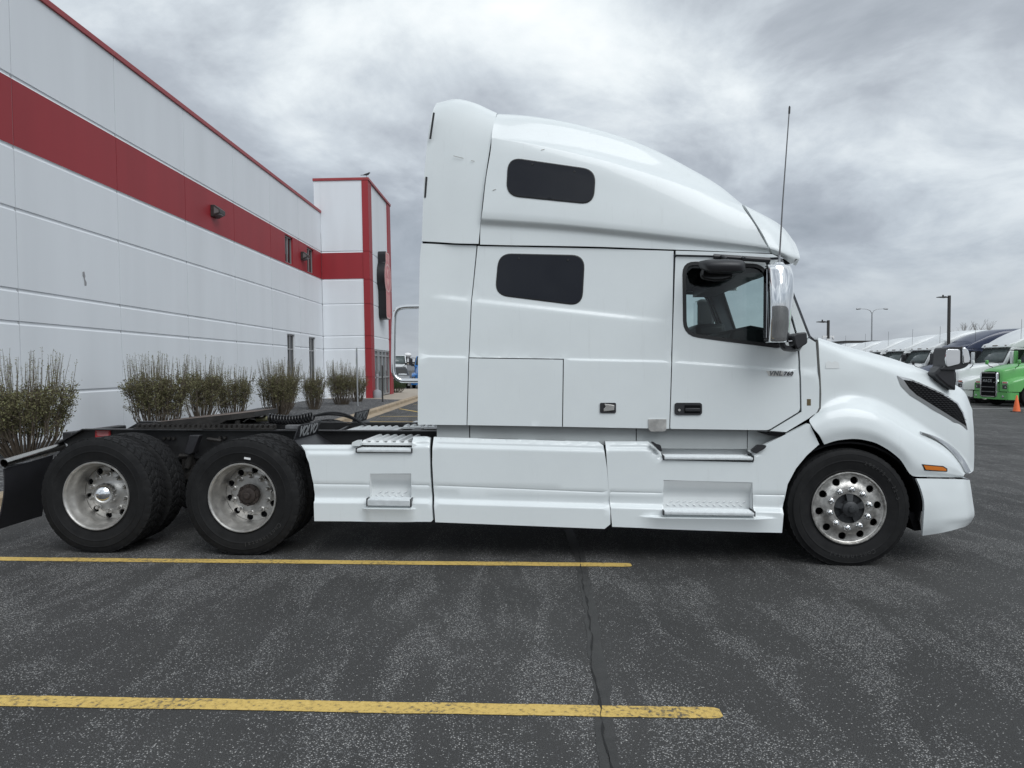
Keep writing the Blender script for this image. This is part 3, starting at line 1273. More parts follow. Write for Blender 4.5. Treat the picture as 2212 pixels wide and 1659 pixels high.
rm = MB()
o_, i_ = ring(6.30, 0.66, 0.74)
n = len(o_)
rm.add([(0.409, a, z) for a, z in o_ + i_], [(k, (k + 1) % n, n + (k + 1) % n, n + k) for k in range(n)])
ou, inn = sign_outline(-0.035), sign_outline(-0.10)
n = len(ou)
rm.add([(0.408, a, z) for a, z in ou + inn], [(k, (k + 1) % n, n + (k + 1) % n, n + k) for k in range(n)])
for a in (-0.27, 0.0, 0.27):
    rm.box((0.405, a - 0.035, 4.35), (0.412, a + 0.035, 5.42))
for a in (-0.2, 0.2):
    rm.box((0.405, a - 0.05, 7.15), (0.412, a + 0.05, 7.5))
rm.build('sign_outline', M['sign_pale'], sg, smooth=False)
Ms = basis((0.406, 0, 6.52), (0, 1, 0), (0, 0, 1), (1, 0, 0))
text_obj('sign_letter', 'K', 0.62, M['sign_pale'], sg, Ms, extrude=0.006, bold=0.01)
Ms = basis((0.406, 0, 6.02), (0, 1, 0), (0, 0, 1), (1, 0, 0))
text_obj('sign_letter', 'W', 0.62, M['sign_pale'], sg, Ms, extrude=0.006, bold=0.01)

# small bird on the tower corner
bp = Mw @ Vector((TX - 0.02, TY0 + 0.02, TZ + 0.128))
bird = thing('bird', 'small dark bird perched on the tower corner', 'bird', bp, R(-10))
bm_ = MB()
body = [(-0.20, 0, 0.12), (-0.10, 0, 0.14), (0.0, 0, 0.15), (0.08, 0, 0.17), (0.12, 0, 0.21), (0.16, 0, 0.22), (0.20, 0, 0.215)]
bm_.tube(body, [0.008, 0.035, 0.055, 0.055, 0.036, 0.034, 0.004], 10)
bm_.add([(-0.12, -0.02, 0.15), (-0.12, 0.02, 0.15), (-0.30, 0.03, 0.125), (-0.30, -0.03, 0.125), (-0.12, -0.02, 0.14), (-0.12, 0.02, 0.14), (-0.30, 0.03, 0.118), (-0.30, -0.03, 0.118)],
        [(0, 1, 2, 3), (7, 6, 5, 4), (0, 3, 7, 4), (1, 5, 6, 2), (2, 6, 7, 3), (0, 4, 5, 1)])
bm_.build('body', mat('bird_plumage', (0.05, 0.05, 0.055), 0.8), bird)
for s in (-0.02, 0.02):
    MB().tube([(0.0, s, 0.11), (0.01, s, 0.05), (0.0, s, 0.0)], 0.005, 5).build('leg', M['dark_metal'], bird)

# posts and bin by the entrance
def round_post(m, x, y, z0, z1, r=0.025):
    m.tube([(x, y, z0), (x, y, z1)], r, 10)


x, y = G(773, 877, 0.15)
sp = thing('parking_sign', 'slim galvanised post with a narrow white and green parking sign', 'sign', (x, y, 0.13))
m = MB()
m.tube([(0, 0, -0.1), (-0.035, 0, 2.28)], 0.03, 8)
m.build('post', M['galv'], sp)
m = MB()
m.box((-0.075, -0.15, 1.62), (-0.06, 0.15, 2.27))
pl = m.build('sign_plate', M['label_white'], sp, bevel=0.004)
pl.rotation_euler = (0, 0, R(14))
m = MB()
m.box((-0.0585, -0.10, 1.90), (-0.055, 0.10, 2.10))
q = m.build('blue_square', mat('sign_blue', (0.03, 0.10, 0.35), 0.5), pl)
m = MB()
m.box((-0.0585, -0.13, 2.14), (-0.055, 0.13, 2.24))
m.build('green_band', mat('sign_green_top', (0.05, 0.22, 0.12), 0.5), pl)
m = MB()
m.box((-0.0585, -0.13, 1.66), (-0.055, 0.13, 1.85))
m.build('green_band', mat('sign_green', (0.05, 0.22, 0.12), 0.5), pl)
x, y = G(826.6, 867.3, 0.15)
t = thing('post', 'thin dark steel post standing before the glazed entrance', 'post', (x, y, 0.12))
MB().tube([(0, 0, -0.1), (-0.01, 0, 1.6)], 0.035, 8).build('shaft', M['dark_metal'], t)
MB().lathe([(0.0, 1.63), (0.035, 1.61), (0.035, 1.595)], 8, 'z', (-0.01, 0, 0)).build('cap', M['dark_metal'], t)
x, y = G(815, 859.4, 0.14)
t = thing('ash_bin', 'squat grey domed ash bin with a slim tube beside the red pilaster', 'bin', (x, y, 0.14))
MB().lathe([(0.0, 0), (0.21, 0), (0.215, 0.02), (0.205, 0.30), (0.17, 0.36), (0.06, 0.41), (0.055, 0.44)], 24, 'z').build('base', M['bin_grey'], t)
MB().lathe([(0.05, 0.43), (0.042, 1.0), (0.075, 1.02), (0.075, 1.13), (0.03, 1.17), (0.0, 1.17)], 16, 'z').build('tube', M['bin_grey'], t)

# ------------------------------------------------------------------ shrubs
def make_shrub(name, x, y, r, hb, ht, label, seed, n_stem=90, n_leaf=2600, n_shoot=70, group='trimmed shrubs in the gravel bed', z0=0.10):
    rnd = random.Random(seed)
    t = thing(name, label, 'shrub', (x, y, z0), 0, group)
    st, lf, nw = MB(), MB(), MB()

    def leaf(M_, p, s):
        a = Vector((rnd.uniform(-1, 1), rnd.uniform(-1, 1), rnd.uniform(-0.6, 1))).normalized()
        b = a.cross(Vector((rnd.uniform(-1, 1), rnd.uniform(-1, 1), rnd.uniform(-1, 1)))).normalized()
        p = Vector(p)
        M_.add([p, p + a * s + b * s * 0.45, p + a * s * 1.9, p + a * s - b * s * 0.45], [(0, 1, 2, 3)])
    ends = []
    for i in range(n_stem):
        an = rnd.uniform(0, 2 * math.pi)
        rr = math.sqrt(rnd.random())
        b0 = Vector((math.cos(an) * 0.30 * rr * r, math.sin(an) * 0.30 * rr * r, -0.03))
        th = hb * rnd.uniform(0.78, 1.0)
        p3 = Vector((math.cos(an) * r * rr * 0.95, math.sin(an) * r * rr * 0.95, th))
        p1 = b0.lerp(p3, 0.35) + Vector((rnd.uniform(-1, 1), rnd.uniform(-1, 1), 0)) * 0.05 + Vector((math.cos(an), math.sin(an), 0)) * r * rr * 0.12
        p2 = b0.lerp(p3, 0.7) + Vector((rnd.uniform(-1, 1), rnd.uniform(-1, 1), 0)) * 0.05
        st.tube([b0, p1, p2, p3], [0.010, 0.008, 0.006, 0.004], 4, cap=False)
        for _ in range(6):
            s = rnd.uniform(0.35, 0.95)
            o = p1.lerp(p2, (s - 0.35) / 0.35) if s < 0.7 else p2.lerp(p3, (s - 0.7) / 0.3)
            e = o + Vector((rnd.uniform(-1, 1), rnd.uniform(-1, 1), rnd.uniform(0.2, 1.3))) * 0.17 * hb
            q = Vector((e.x, e.y, 0))
            if q.length > r * 1.05:
                e.x *= r * 1.05 / q.length
                e.y *= r * 1.05 / q.length
            e.z = min(e.z, hb * 1.05)
            st.tube([o, e], [0.0045, 0.0022], 3, cap=False)
            ends.append((o, e))
    for i in range(int(n_leaf * 5.5)):
        o, e = rnd.choice(ends)
        p = o.lerp(e, rnd.uniform(0.15, 1.1)) + Vector((rnd.gauss(0, 1), rnd.gauss(0, 1), rnd.gauss(0, 1))) * 0.03
        if rnd.random() > 0.10 + 1.3 * max(0.0, p.z / hb - 0.25) / 0.75:
            continue
        leaf(lf if rnd.random() < 0.75 else nw, p, rnd.uniform(0.013, 0.027))
    for i in range(n_shoot):
        an = rnd.uniform(0, 2 * math.pi)
        rr = math.sqrt(rnd.random())
        a = Vector((math.cos(an) * r * rr * 0.9, math.sin(an) * r * rr * 0.9, hb * rnd.uniform(0.75, 0.95)))
        L_ = (ht - hb) * rnd.uniform(0.45, 1.0) * (1.05 - 0.25 * rr)
        b = a + Vector((math.cos(an) * rr * 0.22 * L_ + rnd.uniform(-0.05, 0.05), math.sin(an) * rr * 0.22 * L_ + rnd.uniform(-0.05, 0.05), hb - a.z + L_))
        mid = a.lerp(b, 0.5) + Vector((rnd.uniform(-1, 1), rnd.uniform(-1, 1), 0)) * 0.02
        st.tube([a, mid, b], [0.0055, 0.0045, 0.0018], 4, cap=False)
        for _ in range(22):
            leaf(nw, a.lerp(b, rnd.uniform(0.2, 1.0)) + Vector((rnd.uniform(-1, 1), rnd.uniform(-1, 1), 0)) * 0.012, rnd.uniform(0.009, 0.017))
    st.build('stems', M['twig'], t, fix=False, smooth=False)
    lf.build('leaves', M['leaf'], t, fix=False, smooth=False)
    nw.build('young_leaves', M['leaf_new'], t, fix=False, smooth=False)
    return t


SH = [(-8.15, 11.9, 0.78, 1.22, 1.95, 'large budding shrub behind the mudflap, with tall bare shoots', 110, 3600, 95),
      (-9.0, 12.3, 0.45, 0.75, 1.0, 'low reddish shrub half hidden beside the largest shrub', 50, 900, 16),
      (-8.05, 16.1, 0.74, 1.36, 1.98, 'dense olive shrub behind the truck rear frame, leftmost of a touching trio', 105, 3600, 75),
      (-8.3, 19.0, 0.60, 1.34, 1.95, 'olive shrub in the middle of the touching trio behind the fifth wheel', 80, 2400, 40),
      (-8.1, 20.6, 0.62, 1.22, 1.72, 'olive shrub at the fifth wheel end of the touching trio', 80, 2400, 40),
      (-7.2, 21.9, 0.68, 1.28, 1.95, 'broad vase shaped shrub before the first lower window', 100, 3200, 80),
      (-7.95, 25.0, 0.50, 1.2, 1.85, 'thin shrub against the wall between the two lower windows', 60, 1300, 40),
      (-7.06, 25.3, 0.50, 1.15, 1.62, 'small vase shaped shrub before the second lower window', 70, 1700, 45),
      (-6.85, 28.5, 0.64, 1.22, 1.98, 'rounded shrub before the tower face beside the sign post', 90, 2600, 80),
      (-6.75, 31.0, 0.55, 1.1, 1.7, 'pale wispy shrub behind the sign post near the red pilaster', 60, 1100, 50)]
for i, (x, y, r, hb, ht, lab, ns, nl, nsh) in enumerate(SH):
    make_shrub('shrub', x, y, r, hb, ht, lab, 100 + i, ns, nl, nsh)
gs = make_shrub('evergreen_shrub', -6.9, 42.3, 0.75, 0.75, 0.85, 'low green shrub beyond the entrance tower', 140, 60, 2600, 10, group=None)
for c in gs.children:
    if 'leaves' in c.name:
        c.data.materials[0] = M['leaf_green']

# ------------------------------------------------------------------ the white tractor unit
truck = thing('semi_truck', 'white sleeper cab semi truck standing without a trailer across the lot', 'truck', (T_ORG[0], T_ORG[1], 0), -PSI)
W = M['white']


def net(rows):
    """rows of (u, v, y) measurements -> local points"""
    return [[T(*p) for p in r] for r in rows]


def zrow(us, vs_, ys):
    return [(u, v, y) for u, v, y in zip(us, vs_, ys)]


# ---- roof fairing, main part
u0 = [(1037, 528), (1100, 529.5), (1200, 531), (1296, 533), (1380, 536), (1458, 539), (1540, 542), (1605, 545), (1640, 546), (1664, 547)]
u1 = [(1038, 488), (1100, 492), (1200, 499), (1296, 507), (1380, 517), (1458, 526), (1540, 536), (1605, 541), (1640, 543), (1663, 545)]
u2 = [(1040, 470), (1100, 474), (1200, 481), (1296, 490.6), (1380, 499), (1458, 508), (1540, 518), (1603, 527), (1637, 532), (1660, 536)]
u3 = [(1050, 385), (1105, 388), (1200, 402), (1296, 418), (1375, 433), (1445, 447), (1520, 464), (1577, 478), (1609, 486), (1633, 490)]
u4 = [(1062, 300), (1112, 307), (1200, 325), (1296, 347), (1370, 368), (1430, 387), (1500, 410), (1550, 428), (1580, 437), (1603, 444.5)]
u5 = [(1062, 297), (1112, 301), (1200, 313), (1296, 334), (1370, 355), (1432, 374), (1500, 400), (1552, 421), (1580, 434), (1603, 442.5)]
u6 = [(1075.7, 246), (1117, 248), (1195, 258), (1290, 280), (1362, 302), (1427, 330), (1493, 365), (1540, 392), (1572, 415), (1602, 441)]
yy4 = [.085, .085, .085, .085, .09, .095, .105, .12, .135, .15]
st = [.002, .012, .035, .055, .06, .06, .055, .045, .035, .025]
roof_half = [[T(u, v, .075) for u, v in u0], [T(u, v, .075) for u, v in u1], [T(u, v, .03) for u, v in u2], [T(u, v, .05) for u, v in u3],
             [T(u, v, y) for (u, v), y in zip(u4, yy4)], [T(u, v, y + s) for (u, v), y, s in zip(u5, yy4, st)],
             [T(u, v, y) for (u, v), y in zip(u6, [.24, .24, .25, .27, .29, .31, .33, .34, .34, .32])]]
roof_half.append([(p[0] + .02, .72, p[2] + .055) for p in roof_half[-1]])
roof_half.append([(p[0] + .03, YC, p[2] + .075) for p in roof_half[-2]])
loft_obj('roof_fairing', mirror_net(roof_half), W, truck, 6, 5, thick=0.02, sharp=50)

# ---- roof front cap
cap_half = net([
    [(1667.5, 548, .085), (1690, 557, .10), (1708, 569, .15), (1719, 574, .24)],
    [(1663.5, 536, .035), (1688, 544, .05), (1710, 553, .10), (1727, 560, .22)],
    [(1649, 508, .055), (1681, 520, .08), (1707, 535, .14), (1727, 551, .27)],
    [(1629, 476, .09), (1668, 490, .13), (1700, 511, .22), (1723, 538, .36)],
    [(1605.5, 442, .16), (1646, 463, .24), (1683, 485, .34), (1714, 522, .52)]])
cap_half.append([(p[0] + .07, .9, p[2] + .01) for p in cap_half[-1]])
cap_half.append([(p[0] + .03, YC, p[2] + .01) for p in cap_half[-1]])
loft_obj('roof_cap', mirror_net(cap_half), W, truck, 6, 5, thick=0.02, sharp=60)
# dark visor well below the cap
vm = MB()
a, b, c = T(1662, 556, .2), T(1703, 566, .25), T(1655, 590, .2)
vm.prism([(a[0] - .25, a[2]), (b[0] + .05, b[2] + .01), (b[0] - .02, b[2] - .03), (a[0] - .02, c[2]), (a[0] - .25, c[2])], .16, 2 * YC - .16, 'y')
vm.build('visor_well', M['black'], truck)

# ---- rear extenders of the roof
ext_half = net([
    [(911, 521, .09), (950, 523, .075), (990, 525.5, .07), (1033.5, 526.5, .07)],
    [(916, 386, .10), (955, 390, .09), (1000, 395, .08), (1046.5, 400, .08)],
    [(924, 300, .13), (965, 302, .115), (1010, 307, .105), (1059.5, 312, .10)],
    [(934, 243, .18), (968, 240, .165), (1015, 245, .16), (1070.5, 256, .16)],
    [(945, 222, .30), (982, 214, .28), (1013, 218.5, .26), (1074, 244.5, .25)]])
ext_half.append([(p[0], .8, p[2] + .05) for p in ext_half[-1]])
ext_half.append([(p[0], YC, p[2] + .015) for p in ext_half[-1]])
loft_obj('roof_rear_shell', mirror_net(ext_half), W, truck, 6, 5, thick=0.02, sharp=60)

# dark backing behind the roof seams
sm0 = [T(u, v, .12) for u, v in ((913, 523), (1036, 529), (1296, 534), (1458, 540), (1600, 546), (1655, 550))]
MB().prism([(q[0], q[2] + .05) for q in sm0] + [(q[0], q[2] - .06) for q in reversed(sm0)], .115, 2 * YC - .115, 'y').build('roof_base', M['gap'], truck)
col0 = [(q[0], max(.125, q[1] + .035), q[2] - (.03 if i > 5 else 0)) for i, q in enumerate(r[0] for r in roof_half)]
col0[-1] = (col0[-1][0], YC, col0[-1][2])
hoop = mirror_net([[(q[0] - .10, q[1], q[2]), (q[0] + .10, q[1], q[2])] for q in col0])
loft_obj('roof_hoop', hoop, M['gap'], truck, 1, 3, thick=0)

# ---- cab side skin
ZC = [T(u, v, .06) for u, v in ((900, 769), (1217, 776), (1450, 781), (1700, 799), (1770, 806))]
ZL = [T(u, v, .06) for u, v in ((900, 634), (960, 641), (1450, 695))]
xc, zc_ = [p[0] for p in ZC], [p[2] for p in ZC]
xl, zl_ = [p[0] for p in ZL], [p[2] for p in ZL]


def cab_y(x, z):
    y = .045 + .014 * S((z - lin(x, xc, zc_)) / .016 + .5)
    fade = S((x - (-3.55)) / .25) * (1 - S((x + 2.0) / .65))
    y += .015 * fade * S((z - lin(x, xl, zl_)) / .045 + .5)
    y += .018 * S((z - 1.9) / .8)
    return y


def cab_rows(x):
    c, l = lin(x, xc, zc_), lin(x, xl, zl_)
    z = [c + d for d in (-.02, -.010, -.005, 0, .005, .010, .02)] + [l + d for d in (-.05, -.025, -.015, -.005, .005, .015, .025, .05)]
    z += [q for q in np.arange(1.1, 2.75, .06) if abs(q - c) > .04 and abs(q - l) > .07]
    return sorted(z)


GAP = 0.0042
seamL = [(1029.5, 528), (1018, 650), (1013, 773), (1009, 919)]
side_out = T2([(1030, 529), (1200, 532.5), (1296, 534.5), (1380, 537.5), (1457, 540.5), (1452.5, 720), (1446, 927), (1215, 922.5), (1217, 776), (1013, 773), (1018, 650)], .06)
panel('sleeper_side', inset(side_out, GAP), cab_y, W, truck, far=True, rows=cab_rows)
lug = T2([(1013, 773), (1217, 776), (1215, 922.5), (1009, 919)], .06)
panel('luggage_door', inset(lug, GAP), cab_y, W, truck, far=True, rows=cab_rows)
ext = T2([(908, 524), (905, 560), (903, 700), (902, 918), (1009, 919), (1013, 773), (1018, 650), (1029.5, 528)], .06)
panel('side_extender', inset(ext, GAP * 0.9), lambda x, z: cab_y(x, z) + .004, W, truck, far=True, rows=cab_rows)
# worn black edge strips at the very back
for (ua, va, ub, vb) in ((933, 246, 925, 302), (917, 384, 914, 428), (905, 700, 904, 752)):
    p, q = T(ua, va, .12), T(ub, vb, .12)
    em = MB()
    em.tube([(p[0] + .022, p[1] - .025, p[2]), (q[0] + .022, q[1] - .025, q[2])], .009, 6)
    em.build('edge_seal', M['rubber'], truck)

# door, with its window opening
win = round_poly(T2([(1475, 564), (1652, 570), (1698, 690), (1700, 738), (1684, 752), (1541, 734), (1476, 724)], .06), [.11, .10, .10, .06, .05, .6, .13])
door = T2([(1459, 552.5), (1540, 554), (1652, 559), (1708, 685), (1719, 722), (1724, 757), (1726, 781), (1728, 888), (1659, 930), (1446, 927), (1452.5, 720)], .06)
panel('door', inset(round_poly(door, [.02, 0, .03, 0, 0, 0, 0, .03, .03, .02, 0]), GAP), cab_y, W, truck, holes=[win], far=True, rows=cab_rows)


def strip_ring(name, poly, w, yoff, material, far=True, thick=.03):
    inner = inset(poly, w)
    n = len(poly)
    if area2(poly) < 0:
        poly = poly[::-1]
    v = [(x, cab_y(x, z) + yoff, z) for x, z in poly] + [(x, cab_y(x, z) + yoff, z) for x, z in inner]
    v += [(x, cab_y(x, z) + thick, z) for x, z in inner] + [(x, cab_y(x, z) + .004, z) for x, z in inset(poly, -.004)]
    f = []
    for i in range(n):
        j = (i + 1) % n
        f += [(i, j, n + j, n + i), (n + i, n + j, 2 * n + j, 2 * n + i), (3 * n + i, 3 * n + j, j, i)]
    o = mesh_obj(name, v, f, material, truck)
    if far:
        mirror_obj(o)
    return o


strip_ring('window_seal', densify(win, .03), .028, -.006, M['rubber'])
gl = inset(win, .015)
panel('door_glass', gl, lambda x, z: cab_y(x, z) + .022, M['glass'], truck, thick=0, far=True)
# drip rail above the door
rail = T2([(1459, 541.5), (1580, 545), (1668, 549), (1682, 556), (1650, 557.5), (1540, 552.5), (1459, 550.5)], .06)
panel('drip_rail', inset(rail, .002), lambda x, z: .05, W, truck, far=True, dz=.02)
pil = T2([(1658, 560), (1682, 560), (1747, 728), (1726, 757), (1721, 722), (1711, 685)], .08)
panel('windscreen_pillar', inset(pil, .004), lambda x, z: .075 + .25 * max(0, x + .35) * max(0, z - 1.9), W, truck, far=True)
ip = inset(pil, -.03)
panel('pillar_trim', ip, lambda x, z: .115 + .25 * max(0, x + .35) * max(0, z - 1.9), M['interior'], truck, far=True, thick=.02, back=True)
cowl = T2([(1726, 757), (1747, 729), (1763, 739), (1769.5, 836), (1769, 880), (1764, 891), (1745, 905), (1697, 934), (1660, 931), (1729.5, 889), (1727.5, 781)], .06)
panel('cowl_panel', inset(cowl, .004), cab_y, W, truck, far=True)
# dark structure behind the gaps, also the cab lining
shell = T2([(906, 526), (1460, 541), (1665, 552), (1725, 722), (1765, 745), (1768, 880), (1690, 925), (1446, 925), (904, 916)], .06)
wh = inset(win, -.012)
panel('inner_shell', inset(shell, .02), lambda x, z: cab_y(x, z) + .03, M['interior'], truck, holes=[wh], dx=.15, dz=.1, thick=.02, far=True, back=True)
# back wall, floor, partition, headliner of the cab
bk = MB()
x0 = T(906, 700, .06)[0]
rw_ = [T(u, v, .12) for u, v in ((905, 917), (907, 523), (912, 520), (918, 386), (927, 300), (940, 240))]
bk.prism([(p[0] + .02, p[2]) for p in rw_] + [(p[0] + .06, p[2]) for p in reversed(rw_)], .23, 2 * YC - .23, 'y')
bk.build('rear_wall', W, truck)
il = MB()
il.box((x0 + .06, .11, 1.16), (T(1728, 880, .06)[0], 2 * YC - .11, 1.19))
il.build('cab_floor', M['interior'], truck)
il = MB()
xp = T(1452, 700, .06)[0]
il.box((xp - .34, .12, 1.19), (xp - .30, 2 * YC - .12, 2.62))
il.build('sleeper_curtain', M['interior'], truck)
il = MB()
il.box((xp - .34, .12, 2.60), (T(1675, 560, .2)[0], 2 * YC - .12, 2.64))
il.build('headliner', mat('headliner', (0.13, 0.135, 0.14), 0.8), truck)

# ---- windscreen and dashboard
wsb = [T(1748, 730, .13), T(1738, 738, .45)]
b0, t0 = T(1745, 727, .12), T(1684, 563, .17)
ws = [[(t0[0], t0[1], t0[2]), (t0[0] + .07, .55, t0[2] + .01), (t0[0] + .16, YC, t0[2] + .01)],
      [(b0[0], b0[1], b0[2]), (b0[0] + .08, .50, b0[2] - .02), (b0[0] + .24, YC, b0[2] - .03)]]
wsn = [[r[0], r[1], r[2], (r[1][0], 2 * YC - r[1][1], r[1][2]), (r[0][0], 2 * YC - r[0][1], r[0][2])] for r in ws]
loft_obj('windscreen', wsn, M['glass'], truck, 6, 4, thick=0)
for r, nm in ((wsn[0], 'windscreen_seal'), (wsn[1], 'windscreen_seal')):
    g = curve3(r, 6)
    MB().tube([tuple(p) for p in g], .016, 6).build(nm, M['rubber'], truck)
MB().tube([wsn[0][0], wsn[1][0]], .014, 6).build('windscreen_seal', M['rubber'], truck)
MB().tube([wsn[0][-1], wsn[1][-1]], .014, 6).build('windscreen_seal', M['rubber'], truck)
# scuttle between windscreen base and hood
sc = [[b0, wsn[1][1], wsn[1][2], wsn[1][3], wsn[1][4]],
      [(b0[0] + .10, .10, b0[2] - .10), (b0[0] + .25, .50, b0[2] - .14), (b0[0] + .4, YC, b0[2] - .14), (b0[0] + .25, 2 * YC - .5, b0[2] - .14), (b0[0] + .10, 2 * YC - .10, b0[2] - .10)]]
loft_obj('scuttle', sc, M['black'], truck, 4, 2, thick=.02)
db = MB()
dx0, dz0 = b0[0], b0[2]
db.prism([(dx0 - .02, dz0 - .03), (dx0 - .20, dz0 + .05), (dx0 - .46, dz0 + .10), (dx0 - .62, dz0 + .06), (dx0 - .68, dz0 - .16), (dx0 - .55, dz0 - .5), (dx0, dz0 - .55)], .16, 2 * YC - .16, 'y')
db.build('dashboard', M['dash'], truck, bevel=.03)
sw = MB()
cx_, cy_, cz_ = dx0 - .76, 2 * YC - .62, dz0 + .02
hb_ = MB().box((dx0 - .66, 2 * YC - .95, dz0 + .05), (dx0 - .35, 2 * YC - .35, dz0 + .20))
hb_.build('gauge_hood', M['dash'], truck, bevel=.05)
ring_pts = [(cx_ - .10 * math.sin(t), cy_ + .22 * math.cos(t), cz_ + .20 * math.sin(t)) for t in np.linspace(0, 2 * math.pi, 24, endpoint=False)]
sw.tube(ring_pts, .016, 6, closed=True)
sw.tube([(cx_, cy_, cz_), (dx0 - .55, cy_, cz_ - .1)], .04, 8)
sw.build('steering_wheel', M['dash'], truck)
for yy in (.35, 2 * YC - .85):
    s_ = MB()
    s_.box((xp - .25, yy, 1.45), (xp + .28, yy + .52, 1.60))
    s_.box((xp - .27, yy + .02, 1.60), (xp - .13, yy + .50, 2.18))
    s_.box((xp - .25, yy + .14, 2.20), (xp - .16, yy + .38, 2.36))
    s_.build('seat', mat('seat_cloth', (0.05, 0.052, 0.058), 0.9), truck, bevel=.05)
cmr = MB()
p = T(1676, 600, .55)
cmr.tube([(p[0] - .02, p[1], p[2] + .06), (p[0] - .03, p[1], p[2] - .06)], .035, 8)
cmr.tube([(p[0] - .03, p[1], p[2] - .06), (p[0] - .08, p[1], p[2] - .12)], .028, 8)
cmr.build('dash_camera', M['dash'], truck)

# ---- sleeper windows
def side_window(corners, roofside, name='sleeper_window'):
    yb = .05 if roofside else None
    P = round_poly(T2(corners, .05 if roofside else .06), .11, 8)
    fy = (lambda x, z: roof_y(x, z) - .007) if roofside else (lambda x, z: cab_y(x, z) - .005)
    g = panel(name, P, fy, M['darkglass'], truck, thick=.012, far=True)
    return g, P, fy


u2z = [(p[0], p[2]) for p in roof_half[2]]
u4z = [(p[0], p[2]) for p in roof_half[4]]


RG = surf(roof_half[:6], 12, 10).reshape(-1, 3)


def roof_y(x, z):
    """the roof skin at (x, z)"""
    d = (RG[:, 0] - x) ** 2 + (RG[:, 2] - z) ** 2
    i = np.argsort(d)[:4]
    w = 1 / (d[i] + 1e-5)
    return float((RG[i, 1] * w).sum() / w.sum())


for corners, rs in (([(1099, 340.5), (1286, 367), (1281, 441), (1095, 422.5)], True), ([(1078, 547.5), (1262.5, 551.5), (1256.5, 659), (1070, 635.5)], False)):
    g, P, fy = side_window(corners, rs)
    dd = densify(P, .04)
    MB().tube([(x, fy(x, z) + .006, z) for x, z in dd], .008, 5, closed=True).build('window_gasket', M['rubber'], g)
    for uu, vv in (((1150, 354), (1241, 370)) if rs else ((1120, 557), (1227, 560))):
        q = T(uu, vv, .04)
        MB().lathe([(0, -.004), (.009, -.004), (.011, 0)], 10, 'y', (q[0], fy(q[0], q[2]), q[2])).build('screw', M['rubber'], g)

# ---- hood with the front wings
hood_rows = [
    zrow([1780.5, 1811, 1846, 1883, 1913, 1943, 1975, 2010, 2045, 2080], [960, 951, 948, 954, 968, 991, 1029, 1030, 1031, 1031], [.015, .01, .01, .01, .01, .015, .02, .05, .11, .20]),
    zrow([1770, 1800, 1842, 1882, 1916, 1950, 1985, 2015, 2048, 2082], [940, 928, 924, 931, 946, 970, 1005, 1015, 1022, 1028], [-.008, -.012, -.014, -.014, -.012, -.008, .002, .03, .09, .185]),
    zrow([1757, 1795, 1838, 1880, 1914, 1950, 1988, 2020, 2053, 2083], [924, 911, 907, 914, 928, 951, 976, 994, 1010, 1025], [.0, -.004, -.006, -.006, -.004, .002, .016, .045, .10, .19]),
    zrow([1748.5, 1790, 1834, 1878, 1915, 1953, 1992, 2030, 2063, 2086], [909, 891, 885, 891, 906, 928, 950, 973, 999, 1023], [.035, .028, .025, .026, .03, .042, .062, .095, .15, .225]),
    zrow([1759, 1793, 1834, 1878, 1917, 1956, 2000, 2042, 2077, 2096], [896, 876, 869, 875, 891, 914, 942, 968, 998, 1022], [.06, .075, .085, .10, .12, .15, .185, .225, .285, .35]),
    zrow([1769.5, 1796, 1834, 1878, 1919, 1959, 2004, 2050, 2086, 2103], [875, 857, 850, 857, 873, 896, 925, 957, 990, 1016], [.075, .10, .13, .16, .19, .22, .255, .30, .37, .46]),
    zrow([1770, 1797, 1834, 1878, 1920, 1961, 2006, 2055, 2089, 2104.5], [812, 810, 811, 822, 840, 863, 892, 925, 955, 975], [.07, .095, .125, .16, .19, .22, .255, .30, .37, .47]),
    zrow([1768.5, 1797, 1834, 1878, 1925, 1962, 2010, 2058, 2087, 2104], [744, 757, 774, 789, 806, 824, 848, 877, 907, 940], [.09, .11, .14, .165, .195, .225, .26, .31, .38, .48]),
    zrow([1767.5, 1797, 1834, 1878, 1928, 1966, 2013, 2056, 2083, 2101], [733, 744, 757, 770, 785, 800, 820, 843, 865, 900], [.16, .19, .225, .26, .29, .315, .35, .40, .46, .55]),
    zrow([1767, 1797, 1834, 1878, 1928, 1966, 2012, 2056, 2083, 2100], [729, 739, 750, 761, 775, 788, 805, 827, 846, 884], [.34, .37, .41, .44, .47, .49, .52, .56, .60, .66])]
hood_half = net(hood_rows)
ctr = []
for k, p in enumerate(hood_half[-1]):
    ctr.append((p[0] + (.12 if k == 0 else .04 + .012 * k), YC, p[2] + lin(k, [0, 9], [.025, .0])))
hood_half.append([(a[0] * .5 + b[0] * .5, .85, a[2] * .45 + b[2] * .55) for a, b in zip(hood_half[-1], ctr)])
hood_half.append(ctr)
loft_obj('hood', mirror_net(hood_half), W, truck, 7, 5, thick=.02, sharp=70)
# where the hood skin is (for things set on it)
HG = surf(hood_half, 10, 6).reshape(-1, 3)


def hood_y(x, z):
    d = (HG[:, 0] - x) ** 2 + (HG[:, 2] - z) ** 2
    d[HG[:, 1] > .8] += 1
    i = np.argsort(d)[:4]
    w = 1 / (d[i] + 1e-5)
    return float((HG[i, 1] * w).sum() / w.sum())


def on_hood(poly_uv, guess, it=3):
    out = []
    for u, v in poly_uv:
        y = guess
        for _ in range(it):
            p = T(u, v, y)
            y = hood_y(p[0], p[2])
        out.append(T(u, v, y))
    return out


# seal strip between cowl and hood
sl = [T(u, v, .075) for u, v in ((1764, 735), (1766, 770), (1769, 810), (1770.5, 850), (1769.5, 882), (1763, 893))]
MB().tube(sl, .014, 6).build('hood_seal', mat('grey_seal', (0.10, 0.10, 0.095), 0.6), truck)

